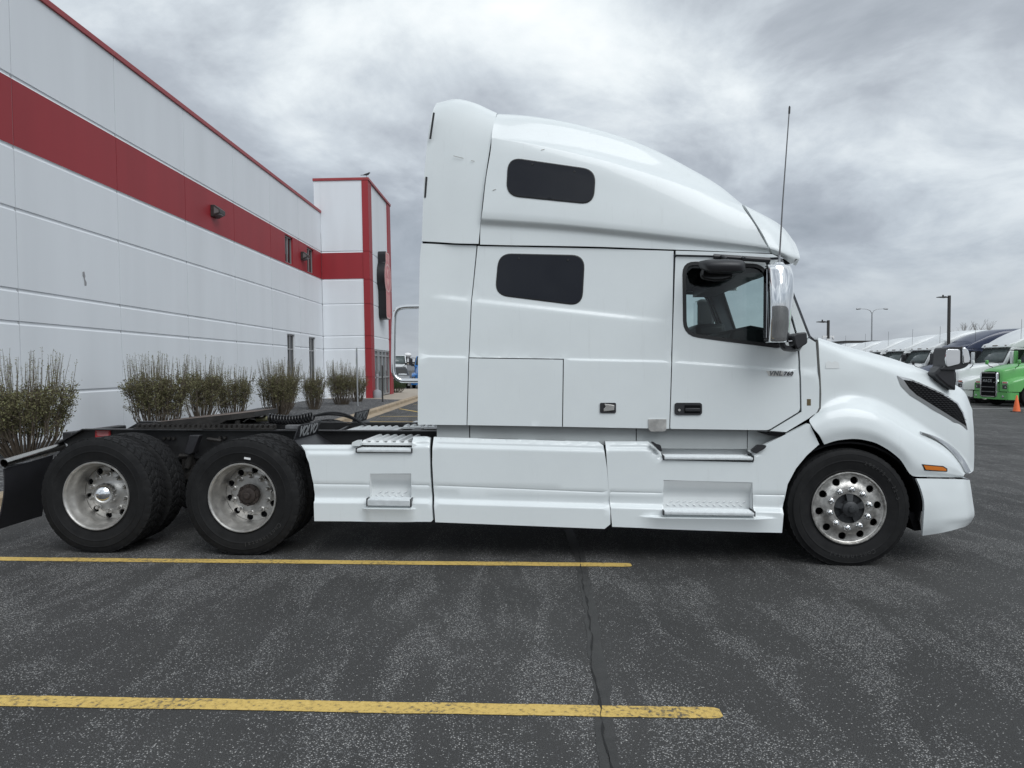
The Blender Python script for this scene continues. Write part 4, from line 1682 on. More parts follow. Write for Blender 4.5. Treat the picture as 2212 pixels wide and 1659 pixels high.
# side air intake
vt = [(1950, 820), (1970, 823.5), (1990.6, 832), (2015, 843), (2040.6, 855.5), (2065.6, 872), (2078, 893), (2087, 921), (2060, 904), (2028, 884), (2003, 868.5), (1978, 853), (1963, 839)]
vtr = [(1937, 811), (1968, 819), (1991, 828.5), (2016, 839.5), (2043, 852.5), (2069, 870), (2081.5, 893), (2090, 929), (2058, 911), (2015.6, 885.5), (1992, 870), (1965.6, 854), (1946, 834)]
A, B = on_hood(vt, .3), on_hood(vtr, .3)
n = len(A)


def offs(P, d):
    return [(p[0], p[1] - d, p[2]) for p in P]


tv = offs(B, .004) + offs(A, .012)
mesh_obj('intake_trim', tv + offs(A, -.02), [(i, (i + 1) % n, n + (i + 1) % n, n + i) for i in range(n)] + [(n + i, n + (i + 1) % n, 2 * n + (i + 1) % n, 2 * n + i) for i in range(n)], mat('satin_trim', (0.52, 0.53, 0.54), 0.3, metal=0.6), truck)
P, tris, _ = triangulate([(p[0], p[2]) for p in A], (), .05, .05, .05)
mesh_obj('intake_mesh', [(x, hood_y(x, z) - .006, z) for x, z in P], tris, M['gap'], truck)
hx = MB()                                    # honeycomb of the intake
ap = [(p[0], p[2]) for p in A]
xs_, zs_ = [p[0] for p in ap], [p[1] for p in ap]
sx, sz = .036, .017
i = 0
for z in np.arange(min(zs_), max(zs_), sz):
    for x in np.arange(min(xs_) + (i % 2) * sx / 2, max(xs_), sx):
        if in_poly((x, z), ap):
            y = hood_y(x, z) - .011
            q = [(x - sx * .46, z), (x - sx * .2, z + sz * .45), (x + sx * .2, z + sz * .45), (x + sx * .46, z)]
            for (ax, az), (bx, bz) in zip(q[:-1], q[1:]):
                hx.add([(ax, y, az), (bx, y, bz), (bx, y + .002, bz + .004), (ax, y + .002, az + .004)], [(0, 1, 2, 3)])
    i += 1
hx.build('intake_honeycomb', mat('intake_plastic', (0.007, 0.007, 0.009), 0.5, spec=0.2), truck, fix=False)

# headlamp: narrow lens wrapped round the wing's front
la = on_hood([(1986, 934), (2010, 941), (2034, 952), (2060, 970), (2080, 993), (2094, 1019)], .2)
lb = on_hood([(1986, 936), (2010, 946), (2032, 958), (2054, 977), (2072, 999), (2085, 1021)], .2)
pts = []
for a, b in zip(la, lb):
    c = ((a[0] + b[0]) / 2 + .01, (a[1] + b[1]) / 2 - .012, (a[2] + b[2]) / 2)
    pts.append([(a[0], a[1] - .004, a[2]), c, (b[0], b[1] - .004, b[2])])
loft_obj('headlamp', [[r[k] for r in pts] for k in range(3)], M['lens'], truck, 4, 3, thick=.01)
# dark tube drawn as the shadow gap of the hood crease over the lamp
MB().tube([(p[0] + .003, p[1] - .006, p[2] + .004) for p in la], .004, 5).build('lamp_shadow_gap', M['rubber'], truck)

# amber side marker
mk = on_hood([(1994, 1004.5), (2036, 1008.5), (2043, 1013), (2043, 1017), (1999, 1014)], .03)
P, tris, _ = triangulate([(p[0], p[2]) for p in mk], (), .04, .02, .02)
def raised(name, poly3, d, material, rim=None):
    poly = [(p[0], p[2]) for p in poly3]
    P, tris, _ = triangulate(poly, (), .05, .03, .03)
    base = min(p[1] for p in poly3)
    f_ = lambda x, z: hood_y(x, z) - d
    return panel(name, poly, f_, material, truck, thick=d + .006, dx=.05, dz=.03, step=.03)
raised('marker_bezel', on_hood([(1991, 1002.5), (2037, 1006.5), (2046, 1012), (2046, 1018.5), (1997, 1016)], .03), .004, M['rubber'])
raised('side_marker', mk, .009, M['amber'])

# faint mark of a removed badge on the hood
gb_ = on_hood([(1890 - 110, 782), (1812, 783), (1813, 796), (1784, 796)], .1)

# ---- bumper
br = [
    zrow([1976, 2010, 2045, 2072, 2089], [1033.5, 1034, 1034.5, 1035.5, 1037], [.02, .045, .10, .17, .28]),
    zrow([1987, 2015, 2048, 2077, 2093], [1060, 1061, 1062, 1062, 1062], [.012, .035, .09, .16, .27]),
    zrow([1993, 2020, 2052, 2081, 2097], [1088, 1090, 1091, 1091, 1090], [.01, .03, .085, .155, .27]),
    zrow([1992, 2020, 2053, 2083, 2099], [1118, 1118, 1117, 1115, 1112], [.02, .035, .085, .155, .28]),
    zrow([1990.5, 2018, 2050, 2078, 2094], [1140, 1135, 1131, 1127, 1122], [.04, .05, .10, .17, .30]),
    zrow([1989.5, 2018, 2050, 2076, 2088], [1154, 1150, 1144, 1136, 1130], [.07, .08, .12, .20, .34])]
bn = net(br)
loft_obj('bumper_corner', bn, W, truck, 6, 5, thick=.02, sharp=60)
mirror_obj(bpy.data.objects['bumper_corner'])
# bright bumper centre and grille across the front
cz0, cz1 = bn[-1][-1], bn[0][-1]
cen = [[(r[-1][0] + .002, r[-1][1] + .004, r[-1][2]), (r[-1][0] + .09, .75, r[-1][2]), (r[-1][0] + .12, YC, r[-1][2]), (r[-1][0] + .09, 2 * YC - .75, r[-1][2]), (r[-1][0] + .002, 2 * YC - r[-1][1] - .004, r[-1][2])] for r in bn]
loft_obj('bumper_centre', cen, M['chrome'], truck, 5, 3, thick=.02)
gr = []
hn = hood_half
gx_ = hood_half[-3][-1][0]
for z, xo in ((1.40, -.02), (1.2, 0), (1.0, .0), (.82, .0)):
    gr.append([(gx_ + xo - .06, .62, z), (gx_ + xo + .02, .85, z), (gx_ + xo + .06, YC, z), (gx_ + xo + .02, 2 * YC - .85, z), (gx_ + xo - .06, 2 * YC - .62, z)])
loft_obj('grille', gr, M['black'], truck, 5, 3, thick=.03)

# ---- hood mirror on its stalk
hm = [T(u, v, .27) for u, v in ((2018, 808), (2036, 790), (2056, 790), (2066, 790), (2066, 845), (2046, 835), (2030, 822))]
ml = MB()
ml.prism([(p[0], p[2]) for p in hm], .27, .42, 'y')
ml.build('mirror_stalk', M['black'], truck, bevel=.02)
a = [T(u, v, .27) for u, v in ((2028, 798), (2040, 793), (2043, 749.5), (2083, 750), (2091, 786), (2083, 794), (2066, 799))]
mh = MB()
mh.prism([(p[0], p[2]) for p in round_poly([(q[0], q[2]) for q in a], .03)] if False else round_poly([(q[0], q[2]) for q in a], .03), .25, .46, 'y')
mh.build('mirror_base', M['black'], truck, bevel=.015)
ch = [T(u, v, .27) for u, v in ((2075, 787), (2075, 751), (2081, 750), (2088, 757), (2092, 776), (2091, 784))]
mc = MB()
mc.prism(round_poly([(q[0], q[2]) for q in ch], .025), .235, .475, 'y')
mc.build('mirror_cap', M['chrome'], truck, bevel=.015)
gl2 = [T(u, v, .24) for u, v in ((2046, 754), (2074.5, 755), (2074.5, 786), (2046, 793), (2042, 776))]
mg = MB()
mg.prism(round_poly([(q[0], q[2]) for q in gl2], .02), .240, .253, 'y')
mg.build('mirror_glass', M['mirror'], truck, bevel=.003)

# ---- door mirrors
def big_mirror():
    yb = -.26
    o = [(1657, 573), (1704, 572), (1713, 604), (1712, 634), (1702, 737), (1660, 739)]
    rows = []
    for k in range(7):
        t = k / 6
        vv = 573 + t * (738 - 573)
        ul = 1657 + 3 * t
        ur = lin(vv, [573, 604, 634, 738], [1704, 1713.5, 1712.5, 1702])
        bulge = .085 * math.sin(math.pi * min(1, max(0, .12 + t * .80))) + .02
        rows.append([T(ul, vv, yb + .05), T(ul + .05 * (ur - ul), vv, yb - bulge * .35), T(ul + .16 * (ur - ul), vv, yb - bulge * .75), T(ul + .5 * (ur - ul), vv, yb - bulge), T(ul + .80 * (ur - ul), vv, yb - bulge * .72), T(ur, vv, yb + .06), T(ur - 1, vv, yb + .20)])
    rows = [[(p[0], yb + .08, p[2] - .0) for p in rows[0]]] + rows + [[(p[0], yb + .08, p[2]) for p in rows[-1]]]
    o = loft_obj('door_mirror', rows, M['chrome'], truck, 5, 4, thick=.006, sharp=60)
    # black glass frame facing back to the driver
    fm = MB()
    a, b = T(1655, 575, yb + .05), T(1659, 738, yb + .05)
    fm.box((a[0] - .004, yb - .01, b[2] + .01), (a[0] + .03, yb + .10, a[2] - .01))
    f = fm.build('mirror_frame', M['black'], o, bevel=.012)
    g = MB().box((a[0] - .008, yb + .005, b[2] + .03), (a[0] - .005, yb + .09, a[2] - .03)).build('mirror_glass', M['mirror'], o)
    c = T(1690, 576, yb + .1)
    MB().lathe([(0, .03), (.035, .028), (.05, .01), (.05, -.01)], 14, 'z', (c[0] - .03, c[1], c[2] + .005)).build('antenna_base', M['chrome'], o)
    arm = [T(1688, 736, yb), T(1690, 745, yb + .01), T(1696, 752, yb + .05), T(1712, 754, -.12), T(1722, 752, -.02), T(1728, 745, .06)]
    am = MB().tube([tuple(p) for p in curve3(arm, 4)], .024, 10).build('mirror_arm', M['black'], o)
    ub = T(1715, 575, yb + .1)
    MB().tube([T(1690, 574, yb + .12), T(1688, 566, -.05), T(1686, 562, .10)], .018, 8).build('mirror_arm', M['black'], o)
    return o


dm = big_mirror()
bx_ = [(1707, 726), (1714, 720), (1736, 718), (1738, 742), (1728, 748), (1716, 757), (1710, 745)]
bm2 = MB()
bm2.prism(round_poly([(q[0], q[2]) for q in (T(u, v, -.12) for u, v in bx_)], .02), -.20, -.04, 'y')
bm2.build('camera_pod', M['black'], truck, bevel=.015)
# far side mirror (seen through the cab)
fmz = MB()
a, b = T(1655, 575, -.2), T(1703, 738, -.2)
fy_ = 2 * YC + .08
fmz.box((a[0], fy_, b[2]), (b[0] + .02, fy_ + .26, a[2]))
fo = fmz.build('door_mirror', M['black'], truck, bevel=.04)
MB().box((a[0] - .008, fy_ + .02, b[2] + .03), (a[0] - .002, fy_ + .24, a[2] - .03)).build('mirror_glass', M['mirror'], fo)
MB().tube([(b[0], fy_ + .1, b[2] + .02), (b[0] + .02, fy_ + .08, b[2] - .06), (b[0] + .08, 2 * YC - .06, b[2] - .06)], .022, 8).build('mirror_arm', M['black'], fo)
# look-down mirror over the door window
rows = net([[(1512, 566, -.12), (1530, 563, -.2), (1565, 562, -.22), (1600, 564, -.2), (1607, 568, -.12)],
            [(1511, 572, -.16), (1530, 572, -.28), (1565, 572, -.30), (1600, 573, -.28), (1608, 576, -.16)],
            [(1516, 580, -.15), (1532, 583, -.27), (1565, 585, -.28), (1602, 583, -.26), (1608, 583, -.15)],
            [(1522, 583, -.06), (1535, 588, -.10), (1565, 590, -.10), (1600, 587, -.10), (1606, 584, -.06)]])
rows = [[(p[0], -.05, p[2]) for p in rows[0]]] + rows
lo = loft_obj('look_down_mirror', rows, M['black'], truck, 5, 4, thick=.008)
pts = [T(u, v, -.02) for u, v in ((1511, 588), (1520, 574), (1580, 590), (1578, 604), (1560, 609), (1535, 610), (1513, 605), (1509, 597))]
lm = MB()
lm.prism(round_poly([(q[0], q[2]) for q in pts], .03), -.10, -.05, 'y')
lm.build('mirror_bowl', mat('mirror_bowl', (0.012, 0.012, 0.013), 0.12), lo, bevel=.02)
br_ = MB()
a, b = T(1541, 553, .03), T(1662, 560, .03)
br_.tube([(a[0], .02, a[2] - .005), (b[0], .02, b[2] - .01)], .022, 8)
br_.tube([(a[0] + .06, .0, a[2] - .01), (a[0] + .08, -.12, a[2] - .05)], .015, 6)
br_.tube([(a[0] + .24, .0, a[2] - .02), (a[0] + .22, -.12, a[2] - .05)], .015, 6)
br_.build('mirror_bracket', M['black'], truck)

# antenna
a, b = T(1683, 570, -.14), T(1705.5, 232, -.14)
am = MB()
am.tube([a, ((a[0] * .6 + b[0] * .4) - .004, a[1], a[2] * .6 + b[2] * .4), b], [.007, .0055, .0045], 6)
am.build('antenna', mat('antenna_rod', (0.13, 0.13, 0.135), 0.4), truck)
MB().tube([(b[0] - .002, b[1], b[2] - .05), b, (b[0] + .0005, b[1], b[2] + .012)], [.008, .008, .004], 6).build('antenna_tip', M['rubber'], truck)
MB().tube([(a[0], a[1], a[2] - .02), (a[0] + .003, a[1], a[2] + .07)], [.013, .009], 8).build('antenna_foot', M['galv'], truck)

# ---- handles, latch, badges
hp = T2([(1457, 870), (1516, 870), (1516, 896), (1457, 896)], .045)
panel('door_handle', round_poly(hp, .025), lambda x, z: .033, M['black'], truck, thick=.02)
pa, pb = T(1479, 874, .03), T(1513, 892, .03)
MB().box((pa[0], .028, pb[2]), (pb[0], .034, pa[2] - .005)).build('handle_recess', M['gap'], truck)
MB().box((pa[0] + .002, .014, pb[2] + .012), (pb[0] - .004, .03, pb[2] + .042)).build('handle_grip', M['black'], truck, bevel=.006)
q = T(1467.5, 886, .03)
MB().lathe([(0, .024), (.010, .024), (.012, .033)], 12, 'y', (q[0], 0, q[2])).build('lock', M['alu'], truck)
hp = T2([(1296, 870), (1330.5, 870), (1330.5, 892), (1296, 892)], .045)
panel('luggage_latch', round_poly(hp, .012), lambda x, z: .035, M['black'], truck, thick=.015)
pa, pb = T(1300, 872, .03), T(1327, 889, .03)
m_ = MB()
m_.prism([(pa[0] + .02, pa[2]), (pb[0], pa[2] - .012), (pb[0], pb[2] + .012), (pa[0] + .015, pb[2]), (pa[0] + .015, pb[2] + .025), (pa[0] + .03, pb[2] + .035), (pa[0] + .03, pa[2] - .02)], .022, .036, 'y')
m_.build('latch_paddle', M['alu'], truck, bevel=.004)
hp = T2([(1400.5, 905.5), (1439.5, 905.5), (1439, 929), (1433, 932), (1406, 932), (1401, 927)], .04)
panel('steel_plate', hp, lambda x, z: .036, M['alu'], truck, thick=.01)

def badge(body, u, v, size, y, material, shear=0.2, bold=0.0, ext=.004, sp=1.0):
    p = T(u, v, y)
    return text_obj('badge', body, size, material, truck, basis((p[0], y, p[2]), (1, 0, 0), (0, 0, 1), (0, -1, 0)), extrude=ext, font_shear=shear, bold=bold, spacing=sp)


bx0 = [(1655, 801.5), (1713.5, 803), (1710.5, 812.5), (1658, 811)]
hp = T2([(1655, 801), (1692, 802), (1691, 812.5), (1661, 812)], .045)
panel('badge_plate', hp, lambda x, z: .0405, M['alu'], truck, thick=.008)
badge('VNL', 1675, 806.8, .052, .039, mat('badge_edge', (0.16, 0.165, 0.17), 0.3, metal=0.5), .25, .002, .003, 1.15)
hp = T2([(1693, 803), (1713.5, 803.3), (1711.5, 812.5), (1692, 812.3)], .045)
panel('badge_plate', hp, lambda x, z: .0405, mat('badge_base', (0.5, 0.51, 0.52), 0.35, metal=0.4), truck, thick=.008)
badge('760', 1702.5, 807.3, .047, .039, M['gap'], .25, .0005, .003, 1.15)
hp = T2([(1743, 862), (1751.5, 862), (1751.5, 876), (1743, 876)], .045)
panel('sticker', hp, lambda x, z: .0435, M['bronze'], truck, thick=.003)
# ghost outline of an old badge on the hood
gh = on_hood([(1783, 783), (1790, 779.5), (1797, 783), (1804, 779.5), (1811, 783), (1813, 790), (1813, 796), (1783, 796)], .1)
mesh_obj('badge_ghost', offs(gh, .0025), [tuple(range(len(gh)))[::-1]], mat('badge_ghost', (0.70, 0.72, 0.715), 0.4), truck)
# scratches on the rear shell
scm = MB()
for pts in ([(979, 336), (990, 339), (1001, 341.5)], [(1017, 346.5), (1025, 348)], [(985, 440), (993, 431), (1007, 424)], [(1169, 324), (1176, 322)], [(1065, 413.5), (1072, 411)]):
    scm.tube([(lambda p: (p[0], (.083 if u < 1045 else roof_y(p[0], p[2])) - .004, p[2]))(T(u, v, .075)) for u, v in pts], .0022, 4)
scm.build('paint_scratch', mat('scratch', (0.35, 0.34, 0.30), 0.7), truck)

# ---- chassis fairings
def fairing_y(top_uv, crease_uv, seam_uv, pods=()):
    tz = [T(u, v, 0) for u, v in top_uv]
    cz = [T(u, v, 0) for u, v in crease_uv]
    sz = [T(u, v, 0) for u, v in seam_uv]
    f3 = [([p[0] for p in q], [p[2] for p in q]) for q in (tz, cz, sz)]

    def f(x, z):
        t, c, s = (lin(x, *q) for q in f3)
        y = -.012 + .045 * S((z - c) / .04 + .2) - .012 * S((z - c - .05) / max(.05, s - c - .05))
        if abs(z - s) < .012:
            y += .006 * (1 - abs(z - s) / .012)
        y += (.05 * S((z - (t - .075)) / .03) * .55 + .05 * S((z - (t - .03)) / .03) * .6) * (1 - S((x + .80) / .12))
        for xa, xb, zs, amp, soft in pods:
            bx = S((x - xa) / soft) * (1 - S((x - xb + soft) / soft))
            if z < zs + .012:
                y -= amp * bx * math.exp(-max(0, zs - z) / .10) * S((zs + .012 - z) / .014)
        return y

    def rows(x):
        t, c, s = (lin(x, *q) for q in f3)
        z = [c + d for d in (-.022, -.014, -.008, 0, .008, .016, .024, .032, .04, .052)] + [s + d for d in (-.012, -.006, 0, .006, .012)]
        z += [t - d for d in (.09, .075, .067, .06, .052, .045, .037, .03, .022, .015, .007)]
        for xa, xb, zs, amp, soft in pods:
            if xa < x < xb:
                z += [zs + d for d in (.014, .009, .004, -.001, -.006, -.02)]
        z += [q for q in np.arange(.2, 1.35, .04) if min(abs(q - w) for w in z) > .022]
        return sorted(z)
    f.rows = rows
    return f


def recess(name, uv, fy, depth, parent=None, tread=True):
    """step pocket: the skin sweeps inwards to a tread-plate back; uv = (u0, u1, vtop, vbot)"""
    (ua, ub, va, vb) = uv
    a, b = T(ua, va, 0), T(ub, vb, 0)
    x0, x1, z1, z0 = a[0], b[0], a[2], b[2]
    rows = []
    for t in (0, .25, .5, .62, .7, 1.0):
        z = z1 + (z0 - z1) * t
        d = depth * S(t / .62)
        rows.append([(x, fy(x, z1) + d + .001, z) for x in np.linspace(x0, x1, 6)])
    o = loft_obj(name, rows[::-1], M['white_step'], truck, 2, 5, thick=0)
    m = MB()
    for x, s in ((x0, 1), (x1, -1)):
        n0 = []
        for t in np.linspace(0, 1, 10):
            z = z1 + (z0 - z1) * t
            n0 += [(x, fy(x, z) - .0, z), (x + s * .004, fy(x, z1) + depth * S(t / .62) + .004, z)]
        m.add(n0, [(2 * i, 2 * i + 1, 2 * i + 3, 2 * i + 2) for i in range(9)])
    m.build('pocket_side', M['white_step'], o)
    if tread:                                     # raised lozenges on the pocket's back
        t_ = MB()
        yb = fy((x0 + x1) / 2, z1) + depth
        i = 0
        zt = z1 + (z0 - z1) * .66
        for z in np.arange(z0 + .03, zt, .032):
            for x in np.arange(x0 + .05 + (i % 2) * .028, x1 - .04, .056):
                s = 1 if i % 2 else -1
                t_.add([(x - .020, yb - .001, z - .010 * s), (x - .003, yb - .001, z + .008), (x + .020, yb - .001, z + .010 * s), (x + .003, yb - .001, z - .008), (x, yb - .010, z)], [(4, 1, 0), (4, 2, 1), (4, 3, 2), (4, 0, 3)])
            i += 1
        t_.build('tread_pattern', M['white_step'], o, fix=False)
    return (x0, x1, z0, z1)


def step_tread(name, ua, ub, v_top, v_bot, y0, y1):
    a, b = T(ua, v_top, y0), T(ub, v_bot, y0)
    x0, x1, z1, z0 = a[0], b[0], a[2], b[2]
    m = MB()
    m.box((x0, y0, z0), (x1, y1, z1))
    o = m.build(name, M['tread_plate'], truck, bevel=.006)
    s = MB()                                       # serrated grip
    k = 0
    for y in np.arange(y0 + .012, y1 - .008, .014):
        for x in np.arange(x0 + .015 + (k % 2) * .015, x1 - .015, .03):
            s.add([(x - .010, y - .004, z1), (x + .010, y - .004, z1), (x + .010, y + .004, z1), (x - .010, y + .004, z1), (x - .008, y, z1 + .006), (x + .008, y, z1 + .006)],
                  [(0, 1, 5, 4), (2, 3, 4, 5), (1, 2, 5), (3, 0, 4)])
        k += 1
    s.build('grip', M['tread_plate'], o, fix=False)
    for x in (x0 - .008, x1):
        MB().box((x, y0 + .001, z0 - .004), (x + .008, y1, z1 + .01)).build('step_end', M['black'], o)
    return o


fyR = fairing_y([(640, 963.5), (756, 964), (775, 955), (931, 947)], [(640, 1084), (935, 1086)], [(640, 1046.5), (930, 1049.5)],
                [(T(786, 1100, 0)[0], T(897, 1100, 0)[0], T(800, 1096, 0)[2], .05, .04)])
holeR = T2([(797, 1024), (887, 1024), (887, 1083), (797, 1083)])
outR = T2([(643.5, 963.5), (768, 964), (769, 979), (888.5, 979), (889, 946), (916.5, 945.5), (926, 948.5), (929, 1033), (935.5, 1123), (931.5, 1126.5), (680, 1125), (678.6, 1081), (675, 1046), (665.7, 1001), (655, 975.6)])
panel('rear_fairing', outR, lambda x, z: fyR(x, z) if not (T(768, 950, 0)[0] < x < T(889, 950, 0)[0] and z > T(800, 990, 0)[2]) else .022, W, truck, holes=[holeR], dx=.045, dz=.012, step=.04, thick=.05, far=True, rows=fyR.rows)
recess('step_pocket', (797, 887, 1024, 1083), fyR, .075)
step_tread('step', 793, 886, 1079.5, 1094, -.055, .10)
step_tread('step', 770, 888, 970.5, 977.5, -.005, .16)
sp_ = T2([(757, 964), (759.5, 956), (768, 952), (777, 952), (776, 964)])
panel('fairing_ear', sp_, lambda x, z: .02, W, truck, thick=.06)
dk = MB()
a, b = T(780, 959, .15), T(889, 970, .15)
dk.box((a[0], .17, b[2] - .02), (b[0], .19, a[2] + .02))
dk.build('step_well', M['gap'], truck)

fyM = fairing_y([(930, 948), (1306, 958)], [(930, 1086), (1320, 1097.5)], [(930, 1049.5), (1320, 1065.5)])
outM = T2([(933, 945.5), (1294, 956), (1305, 964), (1312, 1010), (1316.5, 1060), (1319, 1105), (1319, 1132), (1306, 1142.5), (940, 1128), (935, 1060), (932, 1000)])
panel('side_fairing', inset(outM, .003), fyM, W, truck, dx=.06, dz=.012, step=.04, thick=.05, far=True, rows=fyM.rows)

podx0, podx1 = T(1375, 1110, 0)[0], T(1680, 1110, 0)[0]
fyF = fairing_y([(1300, 955), (1402, 955), (1430, 978), (1620, 978), (1651, 961), (1748, 914)], [(1300, 1095), (1690, 1106)], [(1300, 1064), (1690, 1071)],
                [(podx0, podx1, T(1530, 1117, 0)[2], .055, .22)])
holeF = T2([(1434, 1038), (1627, 1043), (1629, 1107), (1434, 1101)])
outF = T2([(1308, 955), (1403, 955), (1431, 979), (1434, 993.5), (1629, 999), (1629, 984), (1618, 976), (1652, 961.5), (1747, 914.5), (1752, 916), (1772.5, 960.5), (1745, 985), (1722, 1013), (1704, 1047), (1693.5, 1099), (1689, 1151), (1321.5, 1138), (1318.5, 1104), (1312, 1021)])


def fyF2(x, z):
    y = fyF(x, z)
    if T(1431, 985, 0)[0] < x < T(1634, 985, 0)[0] and z > T(1530, 1010, 0)[2]:
        y = min(y, .022)
    return y


panel('step_fairing', inset(outF, .003), fyF2, W, truck, holes=[holeF], dx=.045, dz=.012, step=.035, thick=.05, far=True, rows=fyF.rows)
recess('step_pocket', (1434, 1627, 1039, 1105), fyF, .075)
step_tread('step', 1435, 1630, 1105.5, 1115, -.065, .10)
step_tread('step', 1435, 1627, 987, 994.5, -.004, .18)
wl = T2([(1398, 950), (1420, 950), (1640, 952), (1650, 1000), (1425, 995)], .17)
panel('step_well', wl, lambda x, z: .19, M['white_step'], truck, thick=.01)
for uv in ([(1406, 955.5), (1411, 954), (1419, 960), (1427, 961), (1430.5, 975), (1425, 974.5)], [(1622, 974), (1637, 961), (1656, 962), (1653, 968), (1633, 980)]):
    p_ = T2(uv, 0)
    panel('step_grip', round_poly(p_, .012), lambda x, z: -.004, M['black'], truck, thick=.04)
wl = T2([(1640, 975), (1660, 958), (1745, 912), (1700, 936), (1625, 955)], .05)

# sill strip under the cab
for a_, b_ in (((943, 919), (1014, 958)), ((1015, 919), (1374, 962)), ((1375, 920), (1614, 970)), ((1615, 921), (1692, 975))):
    q0, q1 = T(a_[0] + .6, 919, .13), T(b_[0] - .6, b_[1], .13)
    sb = MB().box((q0[0], .13, q1[2]), (q1[0], .16, q0[2] + .03))
    sb.build('sill', M['shaded_sill'], truck, smooth=False)
ul = [T(u, v, .05) for u, v in ((1640, 934), (1690, 936), (1703, 938), (1694, 943), (1660, 940))]
MB().prism([(p[0], p[2]) for p in ul], .03, .16, 'y').build('cab_mount', M['gap'], truck)

# ---- frame rails and cross members
zt_ = 1.04
railp = [(-7.13, zt_), (1.0, zt_), (1.0, zt_ - .26), (-7.42, zt_ - .26), (-7.42, .895)]
for y0, y1 in ((.77, .78), (1.70, 1.71)):
    s = 1 if y0 < 1 else -1
    m = MB().prism(railp, y0, y1, 'y')
    o = m.build('frame_rail', M['frame'], truck, smooth=False)
    e = MB()
    ya, yb = (.70, .782) if s > 0 else (1.698, 1.78)
    e.prism([(-7.13, zt_ + .002), (1.0, zt_ + .002), (1.0, zt_ + .012), (-7.135, zt_ + .012)], ya, yb, 'y')
    e.prism([(-7.42, .887), (-7.13, zt_ + .003), (-7.135, zt_ + .013), (-7.43, .897)], ya, yb, 'y')
    e.build('rail_flange', M['frame'], o, smooth=False)
    MB().prism([(-7.13, zt_ + .0125), (-5.9, zt_ + .0125), (-5.9, zt_ + .0145), (-7.13, zt_ + .0145)], ya, yb - .06 if s > 0 else ya + .022, 'y').build('rail_edge', M['frame_edge'], o)
    MB().prism([(-7.42, zt_ - .27), (1.0, zt_ - .27), (1.0, zt_ - .258), (-7.42, zt_ - .258)], ya, yb, 'y').build('rail_flange', M['frame'], o, smooth=False)
for (x, z) in [(-6.32, .96), (-6.27, .96), (-6.22, .96), (-6.3, .88), (-6.05, .84), (-6.0, .74 + .1), (-5.75, .97), (-5.7, .97), (-5.6, .90), (-4.35, .93), (-4.30, .93), (-4.15, .93), (-4.05, .93)] + [(-6.9 + .11 * k, .93) for k in range(4)]:
    MB().lathe([(0, -.028), (.015, -.028), (.016, 0)], 6, 'y', (x, .772, z)).build('bolt', M['grease'], truck)
for x in (-7.35, -6.85, -5.86, -4.6, -3.9, -3.2, -1.2, .8):
    MB().box((x - .05, .784, zt_ - .22), (x + .05, 1.696, zt_ - .03)).build('cross_member', M['frame'], truck, bevel=.01)
lbp = T2([(196, 930.5), (229, 931), (229, 946), (196, 945)], .69)
ls = [p for p in lbp]
m = MB().box((ls[0][0], .757, ls[2][1]), (ls[1][0], .769, ls[0][1]))
lo_ = m.build('warning_label', M['red_label'], truck)
tx = MB()
for k in range(6):
    zz = ls[0][1] - .012 - k * .0085
    tx.box((ls[0][0] + .015 + .006 * (k % 3), .755, zz - .0022), (ls[1][0] - .015 - .007 * (k % 2), .7565, zz + .0022))
tx.build('label_print', mat('label_print', (0.62, 0.32, 0.32), 0.5), lo_)

# dark boxes added as under-cab machinery to block light from above
um = MB()
um.box((-3.55, .24, .40), (-.95, .74, .98))
um.box((-4.45, .24, .42), (-3.62, .70, .90))
um.box((-3.55, 1.74, .40), (-.95, 2 * YC - .24, .98))
um.box((-4.45, 1.78, .42), (-3.62, 2 * YC - .24, .90))
um.build('tank_light_block', M['frame'], truck, bevel=.06)
um = MB()
um.box((-1.9, .80, .45), (.95, 1.68, 1.30))
um.build('engine_block', M['frame'], truck, bevel=.05)
um = MB()
um.tube([(-1.9, YC, .72), (-5.1, YC, .60)], .07, 12)
um.build('drive_shaft', M['frame'], truck)
# inner arches over the front wheels
ar = []
for k, t in enumerate(np.linspace(R(-12), R(200), 22)):
    rr = .585
    ar.append([(0.02 + rr * math.cos(t) * 1.02, y, .50 + rr * math.sin(t) * .93) for y in (.035, .30, .62)])
o = loft_obj('wheel_arch_liner', ar, M['gap'], truck, 2, 1, thick=.015)
mirror_obj(o)
lb_ = MB().box((-.62, .62, .35), (.95, .66, 1.35)).build('inner_wing', M['gap'], truck)
mirror_obj(lb_)
mf = T2([(1960, 1105), (1985, 1110), (1990, 1145), (1976, 1147), (1972, 1138)], .1)
MB().prism(mf, .10, .60, 'y').build('air_dam', M['gap'], truck)

